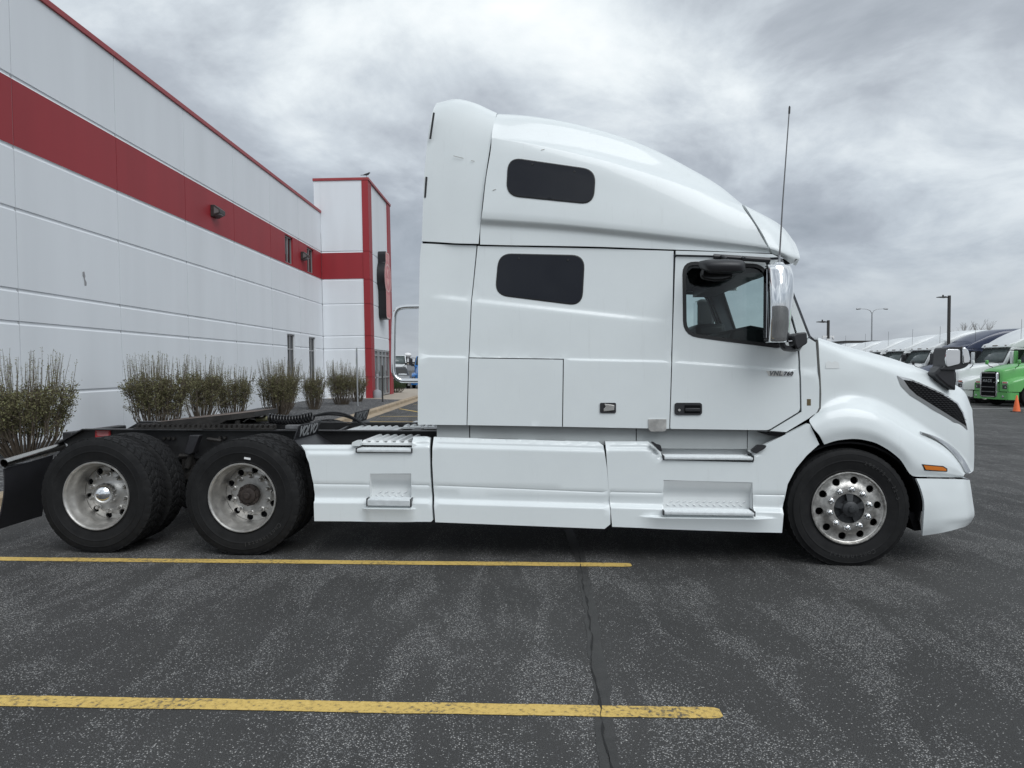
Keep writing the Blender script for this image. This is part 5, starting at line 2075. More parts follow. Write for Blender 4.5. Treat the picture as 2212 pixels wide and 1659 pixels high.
# ---- wheels (axle along y, outer side towards -y, origin in the outer sidewall plane)
def tyre_mesh(RR, hw, drive, nth=240):
    rim = .292
    side = [(rim, .30), (rim + .012, .20), (rim + .020, .15), (rim + .023, .13), (rim + .028, .13), (rim + .031, .145), (rim + .05, .10), (rim + .09, .035), (rim + .105, .012), (rim + .108, -.004), (rim + .113, -.004), (rim + .116, .008), (rim + .135, .0), (rim + .15, .004), (rim + .160, .008), (rim + .163, -.004), (rim + .168, .012), (RR - .055, .035), (RR - .03, .085), (RR - .013, .13), (RR - .005, .175)]
    W2 = 2 * hw
    tr = np.linspace(.19, .81, 35)
    prof = [(r, f * W2 * .5 if False else f * W2) for r, f in [(r, q * .5) for r, q in side]]
    tread = [(RR + .004 * (1 - abs(2 * f - 1) ** 2), W2 * (.0875 + (f - .19) / .62 * .825)) for f in tr]
    full = prof + tread + [(r, W2 - y) for r, y in reversed(prof)]
    v, f_ = [], []
    n0, n1 = len(prof), len(prof) + len(tread)
    nr = len(full)
    for k in range(nth):
        th = 2 * math.pi * k / nth
        for i, (r, y) in enumerate(full):
            if n0 <= i < n1:
                s = (i - n0) / (len(tread) - 1)
                d = 0
                zig = .012 * (1 if (k // 3) % 2 else -1)
                for gp in ((.22, .5, .78) if drive else (.18, .40, .60, .82)):
                    if abs(s - gp - (zig * (1 if drive else .25))) < .02:
                        d = .013
                if drive:
                    ph = (k + int(10 * abs(s - .5))) % 6
                    if ph == 0 and not .47 < s < .53:
                        d = max(d, .011)
                elif s < .10 or s > .90:
                    if k % 5 == 0:
                        d = .006
                r = r - d
            elif drive and n0 - 3 <= i < n0 and k % 6 == 0:
                r = r - .007
            elif drive and n1 <= i < n1 + 3 and k % 6 == 0:
                r = r - .007
            zz = r * math.sin(th)
            flat = -(RR - .010)
            v.append((r * math.cos(th), y, max(zz, flat)))
    for k in range(nth):
        a, b = k * nr, ((k + 1) % nth) * nr
        for i in range(nr - 1):
            f_.append((a + i, b + i, b + i + 1, a + i + 1))
    return v, f_


def disc_mesh(r_out, r_in, prof, hole_r, hole_c, n_hole, phase=0.0):
    """wheel disc with hand holes; prof(r) = depth"""
    circ = lambda c, r, n: [(c[0] + r * math.cos(t), c[1] + r * math.sin(t)) for t in np.linspace(0, 2 * math.pi, n, endpoint=False)]
    out = circ((0, 0), r_out, 72)
    hs = [circ((0, 0), r_in, 36)]
    hs += [circ((hole_c * math.cos(phase + 2 * math.pi * k / n_hole), hole_c * math.sin(phase + 2 * math.pi * k / n_hole)), hole_r, 16) for k in range(n_hole)]
    P, tris, loops = triangulate(out, hs, .02, .02, .02)
    v = [(x, prof(math.hypot(x, z)), z) for x, z in P]
    f = list(tris)
    cnt = {(t[a], t[(a + 1) % 3]) for t in tris for a in range(3)}
    mp = {}
    for a, b in [e for e in cnt if (e[1], e[0]) not in cnt]:
        for i in (a, b):
            if i not in mp:
                mp[i] = len(v)
                v.append((v[i][0], v[i][1] + .022, v[i][2]))
        f.append((a, mp[a], mp[b], b))
    return v, f


tyF = tyre_mesh(.494, .142, False)
tyD = tyre_mesh(.516, .138, True)


def arc_text(parent, body, r, mid, size, y, step):
    n = len(body)
    for i, chx in enumerate(body):
        if chx == ' ':
            continue
        a = mid - (i - (n - 1) / 2) * step
        rx, rz = math.cos(a), math.sin(a)
        Mx = basis((r * rx, y, r * rz), (rz, 0, -rx), (rx, 0, rz), (0, -1, 0))
        text_obj('tyre_letter', chx, size, M['tyre_text'], parent, Mx, extrude=.0015)


def rear_wheel(cx, cz, yo, hub, detail=True):
    """outer dual wheel with the deep dish"""
    m = MB()
    m.lathe([(.290, .05), (.303, .032), (.309, .016), (.306, .006), (.298, .006), (.290, .016), (.284, .034), (.283, .062), (.266, .088), (.259, .13), (.256, .20), (.250, .232)], 72)
    rim = m.build('wheel', M['alu'], truck, loc=(cx, yo, cz))
    dv, df = disc_mesh(.2505, .085, lambda r: .232 - .022 * (1 - S((r - .182) / .012)) + .004 * S((r - .235) / .015), .030, .2165, 10, .2)
    mesh_obj('wheel_disc', dv, df, M['alu'], rim)
    t = mesh_obj('tyre', *tyD, M['tyre'], rim, sharp=30)
    MB().lathe([(.24, .262), (.0, .27)], 48).build('brake_drum', M['gap'], rim)
    if not detail:
        return rim
    for k in range(10):
        a = 2 * math.pi * (k + .5) / 10
        q = (.1675 * math.cos(a), .0, .1675 * math.sin(a))
        MB().lathe([(.0, .158), (.010, .158), (.0165, .168), (.0175, .196), (.024, .200), (.025, .212)], 12, 'y', q).build('lug_nut', M['alu'], rim)
    if hub == 'chrome':
        MB().lathe([(0.0, .062), (.03, .064), (.06, .078), (.082, .100), (.095, .130), (.099, .165), (.099, .215)], 40).build('hub_cap', M['chrome'], rim)
    else:
        h = MB()
        h.lathe([(0, .098), (.022, .098), (.03, .104), (.034, .118), (.055, .12), (.07, .128), (.074, .142), (.096, .146), (.098, .166), (.080, .172), (.084, .212)], 36)
        for k in range(8):
            a = 2 * math.pi * k / 8
            h.lathe([(0, .128), (.012, .128), (.013, .146)], 6, 'y', (.086 * math.cos(a), 0, .086 * math.sin(a)))
        h.build('axle_hub', M['rust'], rim)
    return rim


def front_wheel(cx, cz, yo):
    m = MB()
    m.lathe([(.290, .055), (.302, .034), (.308, .018), (.305, .008), (.297, .007), (.291, .014), (.288, .024), (.282, .028)], 72)
    rim = m.build('wheel', M['alu_old'], truck, loc=(cx, yo, cz))
    dv, df = disc_mesh(.2825, .125, lambda r: lin(r, [.125, .185, .20, .225, .26, .2825], [.006, .006, .014, .030, .030, .028]), .0315, .238, 10, .12)
    mesh_obj('wheel_disc', dv, df, M['alu_old'], rim)
    mesh_obj('tyre', *tyF, M['tyre'], rim, sharp=30)
    MB().lathe([(.27, .10), (.0, .10)], 48).build('brake_drum', M['gap'], rim)
    for k in range(10):
        a = 2 * math.pi * (k + .35) / 10
        q = (.1625 * math.cos(a), .0, .1625 * math.sin(a))
        MB().lathe([(.0, -.052), (.008, -.050), (.011, -.044), (.0125, -.020), (.021, -.014), (.0225, -.002), (.026, .002), (.026, .009)], 14, 'y', q).build('lug_nut', M['chrome'], rim)
    h = MB()
    h.lathe([(0, -.058), (.022, -.057), (.028, -.050), (.030, -.04), (.052, -.036), (.064, -.028), (.068, -.008), (.07, .03)], 32)
    h.lathe([(.07, .03), (.128, .03)], 32)
    for k in range(5):
        a = 2 * math.pi * k / 5 + .3
        ca, sa = math.cos(a), math.sin(a)
        h.add([(.06 * ca - .02 * sa, -.012, .06 * sa + .02 * ca), (.122 * ca - .03 * sa, .004, .122 * sa + .03 * ca), (.122 * ca + .03 * sa, .004, .122 * sa - .03 * ca), (.06 * ca + .02 * sa, -.012, .06 * sa - .02 * ca),
               (.06 * ca - .02 * sa, .03, .06 * sa + .02 * ca), (.122 * ca - .03 * sa, .03, .122 * sa + .03 * ca), (.122 * ca + .03 * sa, .03, .122 * sa - .03 * ca), (.06 * ca + .02 * sa, .03, .06 * sa - .02 * ca)],
              [(0, 1, 2, 3), (0, 4, 5, 1), (1, 5, 6, 2), (2, 6, 7, 3), (3, 7, 4, 0)])
    h.build('axle_hub', mat('grey_hub', (0.045, 0.047, 0.05), 0.5, metal=0.4, var=0.3, vscale=30), rim)
    return rim


XR, XM = -6.534, -5.194
w1 = rear_wheel(XR, .515, .0, 'chrome')
w2 = rear_wheel(XM, .515, .0, 'rusty')
w3 = front_wheel(.016, .487, .0)
tyo = [c for c in w3.children if c.name.startswith('tyre')][0]
arc_text(w3, 'Continental', .405, R(-86), .052, -.0005, .088)
arc_text(w3, '295/75 R 22.5', .40, R(42), .042, -.0005, .085)
arc_text(w2, 'Continental', .41, R(-60), .052, -.0005, .088)
MB().box((-.028, .004, .345), (.028, .02, .362)).build('tyre_tag', M['label_white'], w2, rot=(0, R(9), 0))
rt = [c for c in w1.children if c.name.startswith('tyre')][0]
for cx in (XR, XM):
    for yo in (.335, 2 * YC - .62, 2 * YC - .29):
        r_ = link_copy(rt, truck, location=(cx, yo, .515))
        MB().lathe([(.295, .06), (.20, .10), (.0, .10)], 32).build('inner_rim', M['grease'], r_)
    ax = MB().tube([(cx, .3, .515), (cx, 2 * YC - .3, .515)], .075, 14)
    ax.lathe([(.0, YC - .2), (.12, YC - .19), (.2, YC - .1), (.2, YC + .1), (.12, YC + .19), (0, YC + .2)], 20, 'y', (cx, 0, .53))
    ax.build('drive_axle', M['frame'], truck)
fr2 = mesh_obj('tyre', *tyF, M['tyre'], truck, sharp=30, loc=(.016, 2 * YC - .284, .487))
MB().lathe([(.295, .06), (.20, .10), (.0, .10)], 32).build('inner_rim', M['grease'], fr2)
MB().tube([(.016, .25, .487), (.016, 2 * YC - .25, .487)], .055, 10).build('front_axle', M['frame'], truck)

# suspension bits between the drive axles
su = MB()
cxs = (XR + XM) / 2
for y in (.62, 2 * YC - .62):
    su.tube([(XR - .42, y, .42), (XR - .42, y, .72)], .12, 14)
    su.tube([(XM - .40, y, .42), (XM - .40, y, .72)], .12, 14)
    su.box((XR - .5, y - .05, .36), (XR + .2, y + .05, .44))
    su.box((XM - .5, y - .05, .36), (XM + .3, y + .05, .44))
su.build('air_spring', M['frame'], truck, bevel=.01)
sh = [T(u, v, .60) for u, v in ((411, 940), (433, 940), (429, 952), (420, 977), (412, 982), (400, 980), (401, 972), (409, 950))]
sm_ = MB()
sm_.prism([(p[0], p[2]) for p in sh], .58, .66, 'y')
sm_.build('shock_bracket', M['black'], truck, bevel=.008)
sm_ = MB()
a, b = T(425, 945, .66), T(405, 1010, .66)
sm_.tube([a, b], .03, 10)
sm_.tube([T(388, 985, .68), T(412, 985, .68)], .022, 8)
sm_.tube([T(385, 1010, .7), T(418, 1004, .7)], .018, 8)
sm_.tube([T(448, 948, .7), T(478, 952, .7)], .018, 8)
sm_.box((T(395, 990, .7)[0], .68, T(395, 1035, .7)[2]), (T(418, 990, .7)[0], .76, T(395, 988, .7)[2]))
sm_.build('shock_absorber', M['grease'], truck)
# fifth-wheel slider rack
ra, rb = T(288, 925, .70)[0], T(590, 934, .70)[0]
for y0 in (.70, 1.70):
    rk = MB()
    rk.box((ra, y0, zt_ + .016), (rb, y0 + .09, zt_ + .03))
    for x in np.arange(ra + .02, rb - .03, .052):
        rk.box((x, y0 + .01, zt_ + .03), (x + .026, y0 + .06, zt_ + .058))
    rk.box((ra, y0 + .065, zt_ + .03), (rb, y0 + .09, zt_ + .064))
    rk.build('slider_rack', M['grease'], truck)
# fifth wheel: tilted plate with a throat and ramps
fp = [(-.53, .16), (-.53, .34), (-.40, .47), (.34, .47), (.50, .30), (.50, -.30), (.34, -.47), (-.40, -.47), (-.53, -.34), (-.53, -.16), (-.42, -.10), (-.10, -.045), (.06, -.045), (.09, 0), (.06, .045), (-.10, .045), (-.42, .10)]
fx, fz = (T(380, 905, 1.24)[0] + T(574, 880, 1.24)[0]) / 2, 1.165
P, tris, _ = triangulate(fp, (), .1, .1, .08)
nP = len(P)
thk = .055
vt_ = [(x, y, 0) for x, y in P] + [(x, y, -thk) for x, y in P]
ft = [t for t in tris] + [tuple(i + nP for i in t[::-1]) for t in tris]
cnt = {(t[a], t[(a + 1) % 3]) for t in tris for a in range(3)}
mi_ = [1] * len(tris) + [0] * len(tris)
for a, b in [e for e in cnt if (e[1], e[0]) not in cnt]:
    ft.append((a, a + nP, b + nP, b))
    mi_.append(0)
fw = mesh_obj('fifth_wheel', vt_, ft, [M['grease'], M['rustplate']], truck, smooth=False, mi=mi_, loc=(fx, YC, fz), rot=(0, R(-6.0), 0))
rp = MB()
for y in (-.36, .12):
    rp.prism([(-.535, -.003), (-.66, -.085), (-.66, -.10), (-.40, -.056), (-.50, -.02)], y, y + .24, 'y')
rp.build('ramp', M['grease'], fw)
rb_ = MB()
for y in (-.47, .43):
    rb_.prism([(-.36, -.056), (.28, -.056), (.16, -.10), (.06, -.14), (-.06, -.14), (-.2, -.10)], y, y + .04, 'y')
rb_.build('plate_rib', M['grease'], fw)
bs = MB()
for y0 in (.74, 1.66):
    bs.prism([(fx - .22, zt_ + .03), (fx + .22, zt_ + .03), (fx + .10, fz - .07), (fx - .08, fz - .07)], y0, y0 + .07, 'y')
bs.tube([(fx, .74, fz - .09), (fx, 1.74, fz - .09)], .035, 10)
bs.box((fx - .48, .80, zt_ - .02), (fx + .42, 1.68, zt_ + .02))
bs.tube([(fx + .38, YC + .2, fz - .04), (fx + .62, .95, fz + .02)], .011, 6)
bs.tube([(fx - .36, .78, zt_ + .02), (fx - .36, .78, fz - .09)], .05, 10)
bs.tube([(fx + .36, .85, zt_ + .02), (fx + .36, .85, fz - .03)], .03, 10)
bs.build('fifth_wheel_stand', M['grease'], truck)

# mud flap on its tube
mx = -7.38
mt = MB().tube([(mx, .0, .805), (mx, .40, .842), (mx, .80, .876)], .036, 16, cap=False)
mt.tube([(mx, .004, .8054), (mx, .40, .8424), (mx, .79, .875)], .031, 16, cap=False)
mt.build('flap_hanger', M['steel_tube'], truck, fix=False)
MB().tube([(mx, .79, .8755), (mx + .06, .83, .88)], .044, 12).build('hanger_socket', M['galv'], truck)
fl = []
for t in np.linspace(0, 1, 9):
    fl.append([(mx - .02 - .035 * S(t) - .05 * t * t + .02 * math.sin(3 * t + 2 * s), .01 + .60 * s, (.805 + .056 * s - .055) * (1 - t) + .20 * t) for s in np.linspace(0, 1, 6)])
loft_obj('mud_flap', fl, M['black'], truck, 2, 2, thick=.012)
for s in (.12, .38, .62):
    MB().lathe([(0, -.012), (.012, -.010), (.014, 0)], 8, 'x', (mx - .036, .01 + s, .745 + .05 * s)).build('bolt', M['alu'], truck)
clip = MB().box((mx - .034, .02, .755), (mx - .018, .60, .775)).build('flap_clip', M['galv'], truck, rot=None)
flb = MB().tube([(mx, 2 * YC, .805), (mx, 2 * YC - .8, .876)], .036, 12).build('flap_hanger', M['steel_tube'], truck)
ffb = MB().box((mx - .03, 2 * YC - .62, .2), (mx - .018, 2 * YC - .02, .77)).build('mud_flap', M['black'], truck)

# quarter flaps with lettering ahead of the drive wheels
def quarter_flap(xl, y0, y1, z0, z1):
    m = MB()
    m.add([(xl - .025, y0, z0), (xl - .025, y1, z0), (xl + .015, y1 + .02, z1), (xl + .015, y0 + .02, z1),
           (xl - .037, y0, z0), (xl - .037, y1, z0), (xl + .003, y1 + .02, z1), (xl + .003, y0 + .02, z1)],
          [(0, 1, 2, 3), (7, 6, 5, 4), (0, 4, 5, 1), (1, 5, 6, 2), (2, 6, 7, 3), (3, 7, 4, 0)])
    o = m.build('quarter_flap', M['black'], truck, bevel=.004)
    b = MB()
    b.add([(xl - .023, y0, z0 + .01), (xl - .023, y1, z0 + .01), (xl + .16, y1, z0 - .10), (xl + .10, y0, z0 - .12)], [(0, 1, 2, 3)])
    b.tube([(xl - .04, (y0 + y1) / 2, z0), (xl - .02, .80, z0 - .06)], .02, 8)
    b.build('flap_bracket', M['black'], o)
    up = Vector((.04, .02, z1 - z0)).normalized()
    ya = Vector((0, 1, 0))
    nn = ya.cross(up).normalized()
    c = Vector((xl - .025, (y0 + y1) / 2, z0)) + up * ((z1 - z0) * .55) + nn * .002
    if nn.x < 0:
        nn = -nn
    text_obj('flap_letters', 'VOLVO', .140, M['bug_white'], o, basis(tuple(c), tuple(ya), tuple(up), tuple(nn)), extrude=.001, bold=.004, spacing=1.0)
    return o


quarter_flap(-4.72, .08, .68, 1.01, 1.15)
quarter_flap(-4.70, 2 * YC - .68, 2 * YC - .08, 1.02, 1.16)

# deck plates behind the cab
def deck_plate(x0, x1, y0, y1, z, name='deck_plate', bend=0.0):
    m = MB()
    m.box((x0, y0, z - .02), (x1, y1, z))
    k = 0
    x = x0 + .03
    while x < x1 - .03:
        m.add([(x - .022, y0 + .02, z), (x + .022, y0 + .02, z), (x + .022, y1 - .02, z), (x - .022, y1 - .02, z), (x - .010, y0 + .035, z + .02), (x + .010, y0 + .035, z + .02), (x + .010, y1 - .035, z + .02), (x - .010, y1 - .035, z + .02)],
              [(4, 5, 6, 7), (0, 1, 5, 4), (1, 2, 6, 5), (2, 3, 7, 6), (3, 0, 4, 7)])
        x += .075
    o = m.build(name, M['white_step'], truck, sharp=50)
    d = MB()
    xx = x0 + .07
    while xx < x1 - .05:
        for y in (y0 + .06, (y0 + y1) / 2, y1 - .06):
            d.lathe([(0, z + .0025), (.010, z + .002)], 8, 'z', (xx, y, 0))
        xx += .15
    d.build('drain_hole', M['gap'], o)
    return o


xb0, xb1 = T(778, 954.5, .1)[0], T(890, 955, .1)[0]
deck_plate(xb0, xb1, .10, .74, 1.0)
xa0, xa1 = T(735, 937, .85)[0], T(839, 938, .85)[0]
deck_plate(xa0, xa1, .85, 1.60, 1.0 + .012)
deck_plate(T(877, 920, 1.7)[0], T(945, 920, 1.7)[0] + .3, 1.50, 2.2, 1.02)

# air lines
co = []
a, b = Vector((T(580, 913, 1.24)[0], 1.25, 1.13)), Vector((T(672, 908, 1.24)[0], 1.30, 1.15))
for i in range(15 * 12 + 1):
    t = i / (15 * 12)
    an = 2 * math.pi * t * 15
    p = a.lerp(b, t)
    co.append((p.x, p.y + .045 * math.cos(an), p.z + .045 * math.sin(an) - .03 * math.sin(math.pi * t)))
MB().tube(co, .010, 6).build('air_hose', M['hose'], truck)
for k, (dy, hh) in enumerate(((0, .10), (.06, .07))):
    pts = [(b.x + .55 * t, b.y + dy + .25 * t, b.z + hh * math.sin(math.pi * t) - .16 * t) for t in np.linspace(0, 1, 12)]
    MB().tube(pts, .012, 6).build('air_hose', M['hose'], truck)
MB().tube([(a.x - .13, 1.24, 1.11), (a.x - .01, 1.25, 1.125)], [.022, .026], 10).build('hose_coupling', M['fitting'], truck)
MB().tube([(a.x - .13, 1.24, 1.11), (a.x - .20, 1.22, 1.13), (a.x - .26, 1.2, 1.09)], .009, 6).build('air_hose', M['alu'], truck)
ram = MB()
ram.box((T(615, 938, .8)[0], .82, zt_ + .016), (T(680, 925, .8)[0], .90, zt_ + .05))
ram.build('frame_bracket', M['frame_edge'], truck)

# bright handrail behind the cab
hr = [T(906, 662, .32), T(880, 662.5, .32), T(864, 665, .32), T(855, 673, .32), T(851.5, 686, .32), T(850, 740, .32), T(849.5, 795, .32), T(851.5, 808, .32), T(859, 818, .32), T(870, 822.5, .32), T(906, 822.5, .32)]
MB().tube([tuple(p) for p in curve3(hr, 4)], .021, 12).build('handrail', M['chrome'], truck)

# ------------------------------------------------------------------ parked trucks and far things
def sym(half):
    """rows near side -> centre (y = 0), mirrored"""
    rows = [list(r) for r in half]
    return rows + [[(p[0], -p[1], p[2]) for p in r] for r in reversed(rows[:-1])]


wheel_parts = {}


def simple_wheel(parent, x, y, out):
    """truck wheel; out = +1 / -1 is the side its face looks to"""
    if 'tyre' not in wheel_parts:
        t = MB().lathe([(.29, -.10), (.33, -.135), (.42, -.14), (.49, -.12), (.51, -.09), (.515, .09), (.49, .12), (.42, .14), (.33, .135), (.29, .10)], 40)
        wheel_parts['tyre'] = t
        r = MB().lathe([(.30, -.12), (.285, -.11), (.27, -.07), (.20, -.06), (.19, -.085), (.12, -.085), (.11, -.13), (.0, -.14)], 32)
        wheel_parts['rim'] = r
    o = wheel_parts['tyre'].build('tyre', M['tyre'], parent, loc=(x, y, .515), rot=(0, 0, 0 if out < 0 else math.pi)) if not isinstance(wheel_parts['tyre'], bpy.types.Object) else link_copy(wheel_parts['tyre'], parent, location=(x, y, .515), rotation_euler=(0, 0, 0 if out < 0 else math.pi))
    if not isinstance(wheel_parts['tyre'], bpy.types.Object):
        wheel_parts['tyre'] = o
    if not isinstance(wheel_parts['rim'], bpy.types.Object):
        wheel_parts['rim'] = wheel_parts['rim'].build('rim', M['alu'], o)
    else:
        link_copy(wheel_parts['rim'], o)
    return o


PANE = mat('parked_glass', (0.10, 0.12, 0.12), 0.04)
PANE_SIDE = mat('parked_side_glass', (0.012, 0.013, 0.015), 0.05)


def bg_truck(label, x, y, body, style, deg=184, sleeper=True, roof=None, group='trucks parked in a row across the lot', visor=True, z=None, name='parked_truck', sc=1.1):
    t = thing(name, label, 'truck', (x, y, gz(x, y) if z is None else z), R(deg), group)
    t.scale = (sc, sc, sc)
    mack = style == 'mack'
    fr = 1.12 if mack else 1.28
    cs = -.62 if mack else -.30
    hx = [fr, fr - .10, .70, .10, -.48 + cs]
    if mack:
        hr = [[(a, b, c) for a, b, c in zip(hx, (.56, .66, .74, .84, .92), (1.0, 1.05, 1.15, 1.25, 1.3))],
              [(a, b, c) for a, b, c in zip(hx, (.55, .63, .70, .79, .86), (1.58, 1.66, 1.74, 1.88, 2.0))],
              [(a, b, c) for a, b, c in zip(hx, (.46, .54, .60, .68, .74), (1.66, 1.75, 1.84, 1.98, 2.1))],
              [(a + .02, 0, c) for a, c in zip(hx, (1.69, 1.79, 1.89, 2.03, 2.14))]]
    else:
        hr = [[(a, b, c) for a, b, c in zip(hx, (.50, .66, .82, .92, 1.0), (.85, .95, 1.1, 1.25, 1.3))],
              [(a, b, c) for a, b, c in zip(hx, (.48, .60, .74, .85, .94), (1.22, 1.38, 1.60, 1.82, 1.98))],
              [(a, b, c) for a, b, c in zip(hx, (.40, .50, .60, .70, .78), (1.32, 1.50, 1.72, 1.94, 2.1))],
              [(a + .03, 0, c) for a, c in zip(hx, (1.36, 1.55, 1.78, 2.0, 2.14))]]
    loft_obj('hood', sym(hr), body, t, 4, 4, thick=.02, sharp=60)
    for s in (1, -1):
        fxs = [fr, fr - .22, .62, .42, 0, -.42, -.64]
        fb = (.72, .72, .72, .95, 1.10, .95, .70)
        fcz = (1.08, 1.20, 1.28, 1.33, 1.36, 1.33, 1.22)
        yb = (1.10, 1.18, 1.2, 1.2, 1.2, 1.2, 1.2) if mack else (.95, 1.1, 1.18, 1.2, 1.2, 1.2, 1.2)
        rows = [[(a, s * b, c) for a, b, c in zip(fxs, yb, fb)], [(a, s * (b - .015), c) for a, b, c in zip(fxs, yb, fcz)],
                [(a - .03, s * .82, c + .08) for a, c in zip(fxs, fcz)], [(a - .05, s * .55, c + .09) for a, c in zip(fxs, fcz)]]
        loft_obj('front_wing', rows if s < 0 else [list(r) for r in rows[::-1]], body, t, 4, 4, thick=.02, sharp=60)
        fa = [[(fr + .005, s * .55, 1.10), (fr + .005, s * .8, 1.09), (fr + .003, s * yb[0], 1.06)], [(fr + .012, s * .55, .72), (fr + .012, s * .8, .72), (fr + .003, s * yb[0], .72)]]
        loft_obj('wing_front', fa, body, t, 3, 2, thick=.01)
        hl = MB().box((fr - .02, min(s * .74, s * 1.03), .84), (fr + .025, max(s * .74, s * 1.03), 1.05)).build('headlamp', mat('parked_lamp', (0.06, 0.06, 0.06), 0.08), t, bevel=.02)
        MB().lathe([(0, .03), (.04, .028), (.05, .02)], 12, 'x', (fr, s * .94, .92)).build('bulb', M['lens'], hl)
        dc = MB().box((fr - .03, min(s * .72, s * 1.04), 1.105), (fr + .0, max(s * .72, s * 1.04), 1.20))
        if mack:
            dq = dc.build('orange_decal', M['label_white'], t)
            MB().tube([(fr + .004, s * .88 + (-.13 + .02 * k), 1.15 + (.03 if k % 2 else -.03)) for k in range(14)], .008, 4).build('decal_stroke', mat('decal_orange', (0.75, 0.12, 0.02), 0.5), dq)
        # door mirror and hood mirror
        mm = MB().box((-.74 + cs, min(s * 1.32, s * 1.52), 2.05), (-.60 + cs, max(s * 1.32, s * 1.52), 2.72)).build('door_mirror', body if mack else M['black'], t, bevel=.05)
        MB().tube([(-.66 + cs, s * 1.10, 2.1), (-.64 + cs, s * 1.38, 2.0), (-.66 + cs, s * 1.42, 2.06)], .025, 6).build('mirror_arm', M['black'], mm)
        MB().tube([(-.66 + cs, s * 1.10, 2.75), (-.66 + cs, s * 1.40, 2.78), (-.67 + cs, s * 1.42, 2.70)], .022, 6).build('mirror_arm', M['black'], mm)
        hm_ = MB().box((.50, min(s * .96, s * 1.12), 2.02), (.60, max(s * .96, s * 1.12), 2.24)).build('hood_mirror', body if mack else M['black'], t, bevel=.04)
        MB().tube([(.45, s * .70, 1.86), (.50, s * .92, 1.94), (.54, s * 1.04, 2.06)], .02, 6).build('mirror_arm', M['black'], hm_)
        simple_wheel(t, 0, s * 1.06, s)
    bmp = [[(fr + .02, 1.14, zz), (fr + .10, .85, zz), (fr + .14, .4, zz), (fr + .15, 0, zz), (fr + .14, -.4, zz), (fr + .10, -.85, zz), (fr + .02, -1.14, zz)] for zz in (.69, .5, .34)]
    sidewrap = [[(.66, 1.19, r[0][2])] + r + [(.66, -1.19, r[0][2])] for r in bmp]
    bo = loft_obj('bumper', sidewrap, body, t, 3, 2, thick=.02, sharp=50)
    for s in (1, -1):
        MB().lathe([(0, .03), (.05, .028), (.062, .012), (.062, -.02)], 14, 'x', (fr + .09, s * .88, .48)).build('fog_lamp', M['lens'], bo)
    # grille
    g0, g1, gw = (.42, 1.66, .47) if mack else (.62, 1.28, .40)
    g = MB().box((fr + .0, -gw, g0), (fr + .165, gw, g1)).build('grille', M['gap'], t, bevel=.04)
    for k in range(6):
        zz = g0 + .05 + (g1 - g0 - .1) * k / 5
        MB().box((fr + .15, -gw + .03, zz - .016), (fr + .185, gw - .03, zz + .016)).build('grille_bar', M['alu'] if mack and k in (0, 3, 5) else M['frame_edge'], g, bevel=.005)
    for s in (1, -1):
        MB().box((fr + .02, min(s * gw, s * (gw + .09)), g0 + .05), (fr + .16, max(s * gw, s * (gw + .09)), g1 - .04)).build('grille_surround', M['chrome'], g, bevel=.03)
    if mack:
        MB().box((fr + .16, -.40, 1.13), (fr + .187, .40, 1.31)).build('name_bar', M['gap'], g)
        text_obj('name_letters', 'MACK', .19, M['lens'], g, basis((fr + .19, 0, 1.22), (0, 1, 0), (0, 0, 1), (1, 0, 0)), extrude=.006, bold=.008, spacing=1.25)
    # cab
    cb = MB()
    cp_ = [(-.46 + cs, .80), (-.46 + cs, 2.08), (-.98 + cs, 2.93), (-2.0 + cs, 2.96), (-2.0 + cs, .80)]
    n = len(cp_)
    ws_ = [1.12, 1.12, 1.0, 1.06, 1.16]
    cb.add([(px, w, pz) for (px, pz), w in zip(cp_, ws_)] + [(px, -w, pz) for (px, pz), w in zip(cp_, ws_)],
           [tuple(range(n)), tuple(range(2 * n - 1, n - 1, -1))] + [(i, i + n, (i + 1) % n + n, (i + 1) % n) for i in range(n)])
    co_ = cb.build('cab', body, t, bevel=.04, smooth=True, sharp=25)
    d_ = Vector((-.52, 0, .85)).normalized()
    nv = Vector((.85, 0, .52)).normalized() * .012
    a_, b_ = Vector((-.46 + cs, 0, 2.08)) + d_ * .06 + nv, Vector((-.46 + cs, 0, 2.08)) + d_ * .92 + nv
    wv = [(a_.x, 1.02, a_.z), (a_.x + .06, 0, a_.z), (a_.x, -1.02, a_.z), (b_.x, -.92, b_.z), (b_.x + .06, 0, b_.z), (b_.x, .92, b_.z)]
    wo = mesh_obj('windscreen', wv, [(0, 5, 4, 1), (1, 4, 3, 2)], PANE, t)
    wo.modifiers.new('solid', 'SOLIDIFY').thickness = .02
    MB().tube([wv[0], wv[5], wv[4], wv[3], wv[2], wv[1]], .022, 6, closed=True).build('windscreen_seal', M['rubber'], wo)
    for s in (1, -1):
        sw_ = [(q_[0] + cs, q_[1], q_[2]) for q_ in ((-.62, 1.126, 2.02), (-.98, 1.07, 2.72), (-1.06, 1.05, 2.80), (-1.72, 1.10, 2.80), (-1.72, 1.15, 1.98))]
        v = [(p[0], s * (p[1] + .012), p[2]) for p in sw_] + [(p[0], s * (p[1] - .01), p[2]) for p in sw_]
        m = MB().add(v, [tuple(range(5)), tuple(range(9, 4, -1))] + [(i, i + 5, (i + 1) % 5 + 5, (i + 1) % 5) for i in range(5)])
        m.build('side_window', PANE_SIDE, t)
        MB().tube([(p[0], s * (p[1] + .016), p[2]) for p in sw_], .016, 5, closed=True).build('window_seal', M['rubber'], t)
        MB().box((-1.62 + cs, min(s * 1.15, s * 1.175), 1.55), (-1.48 + cs, max(s * 1.15, s * 1.175), 1.60)).build('door_handle', M['black'], t)
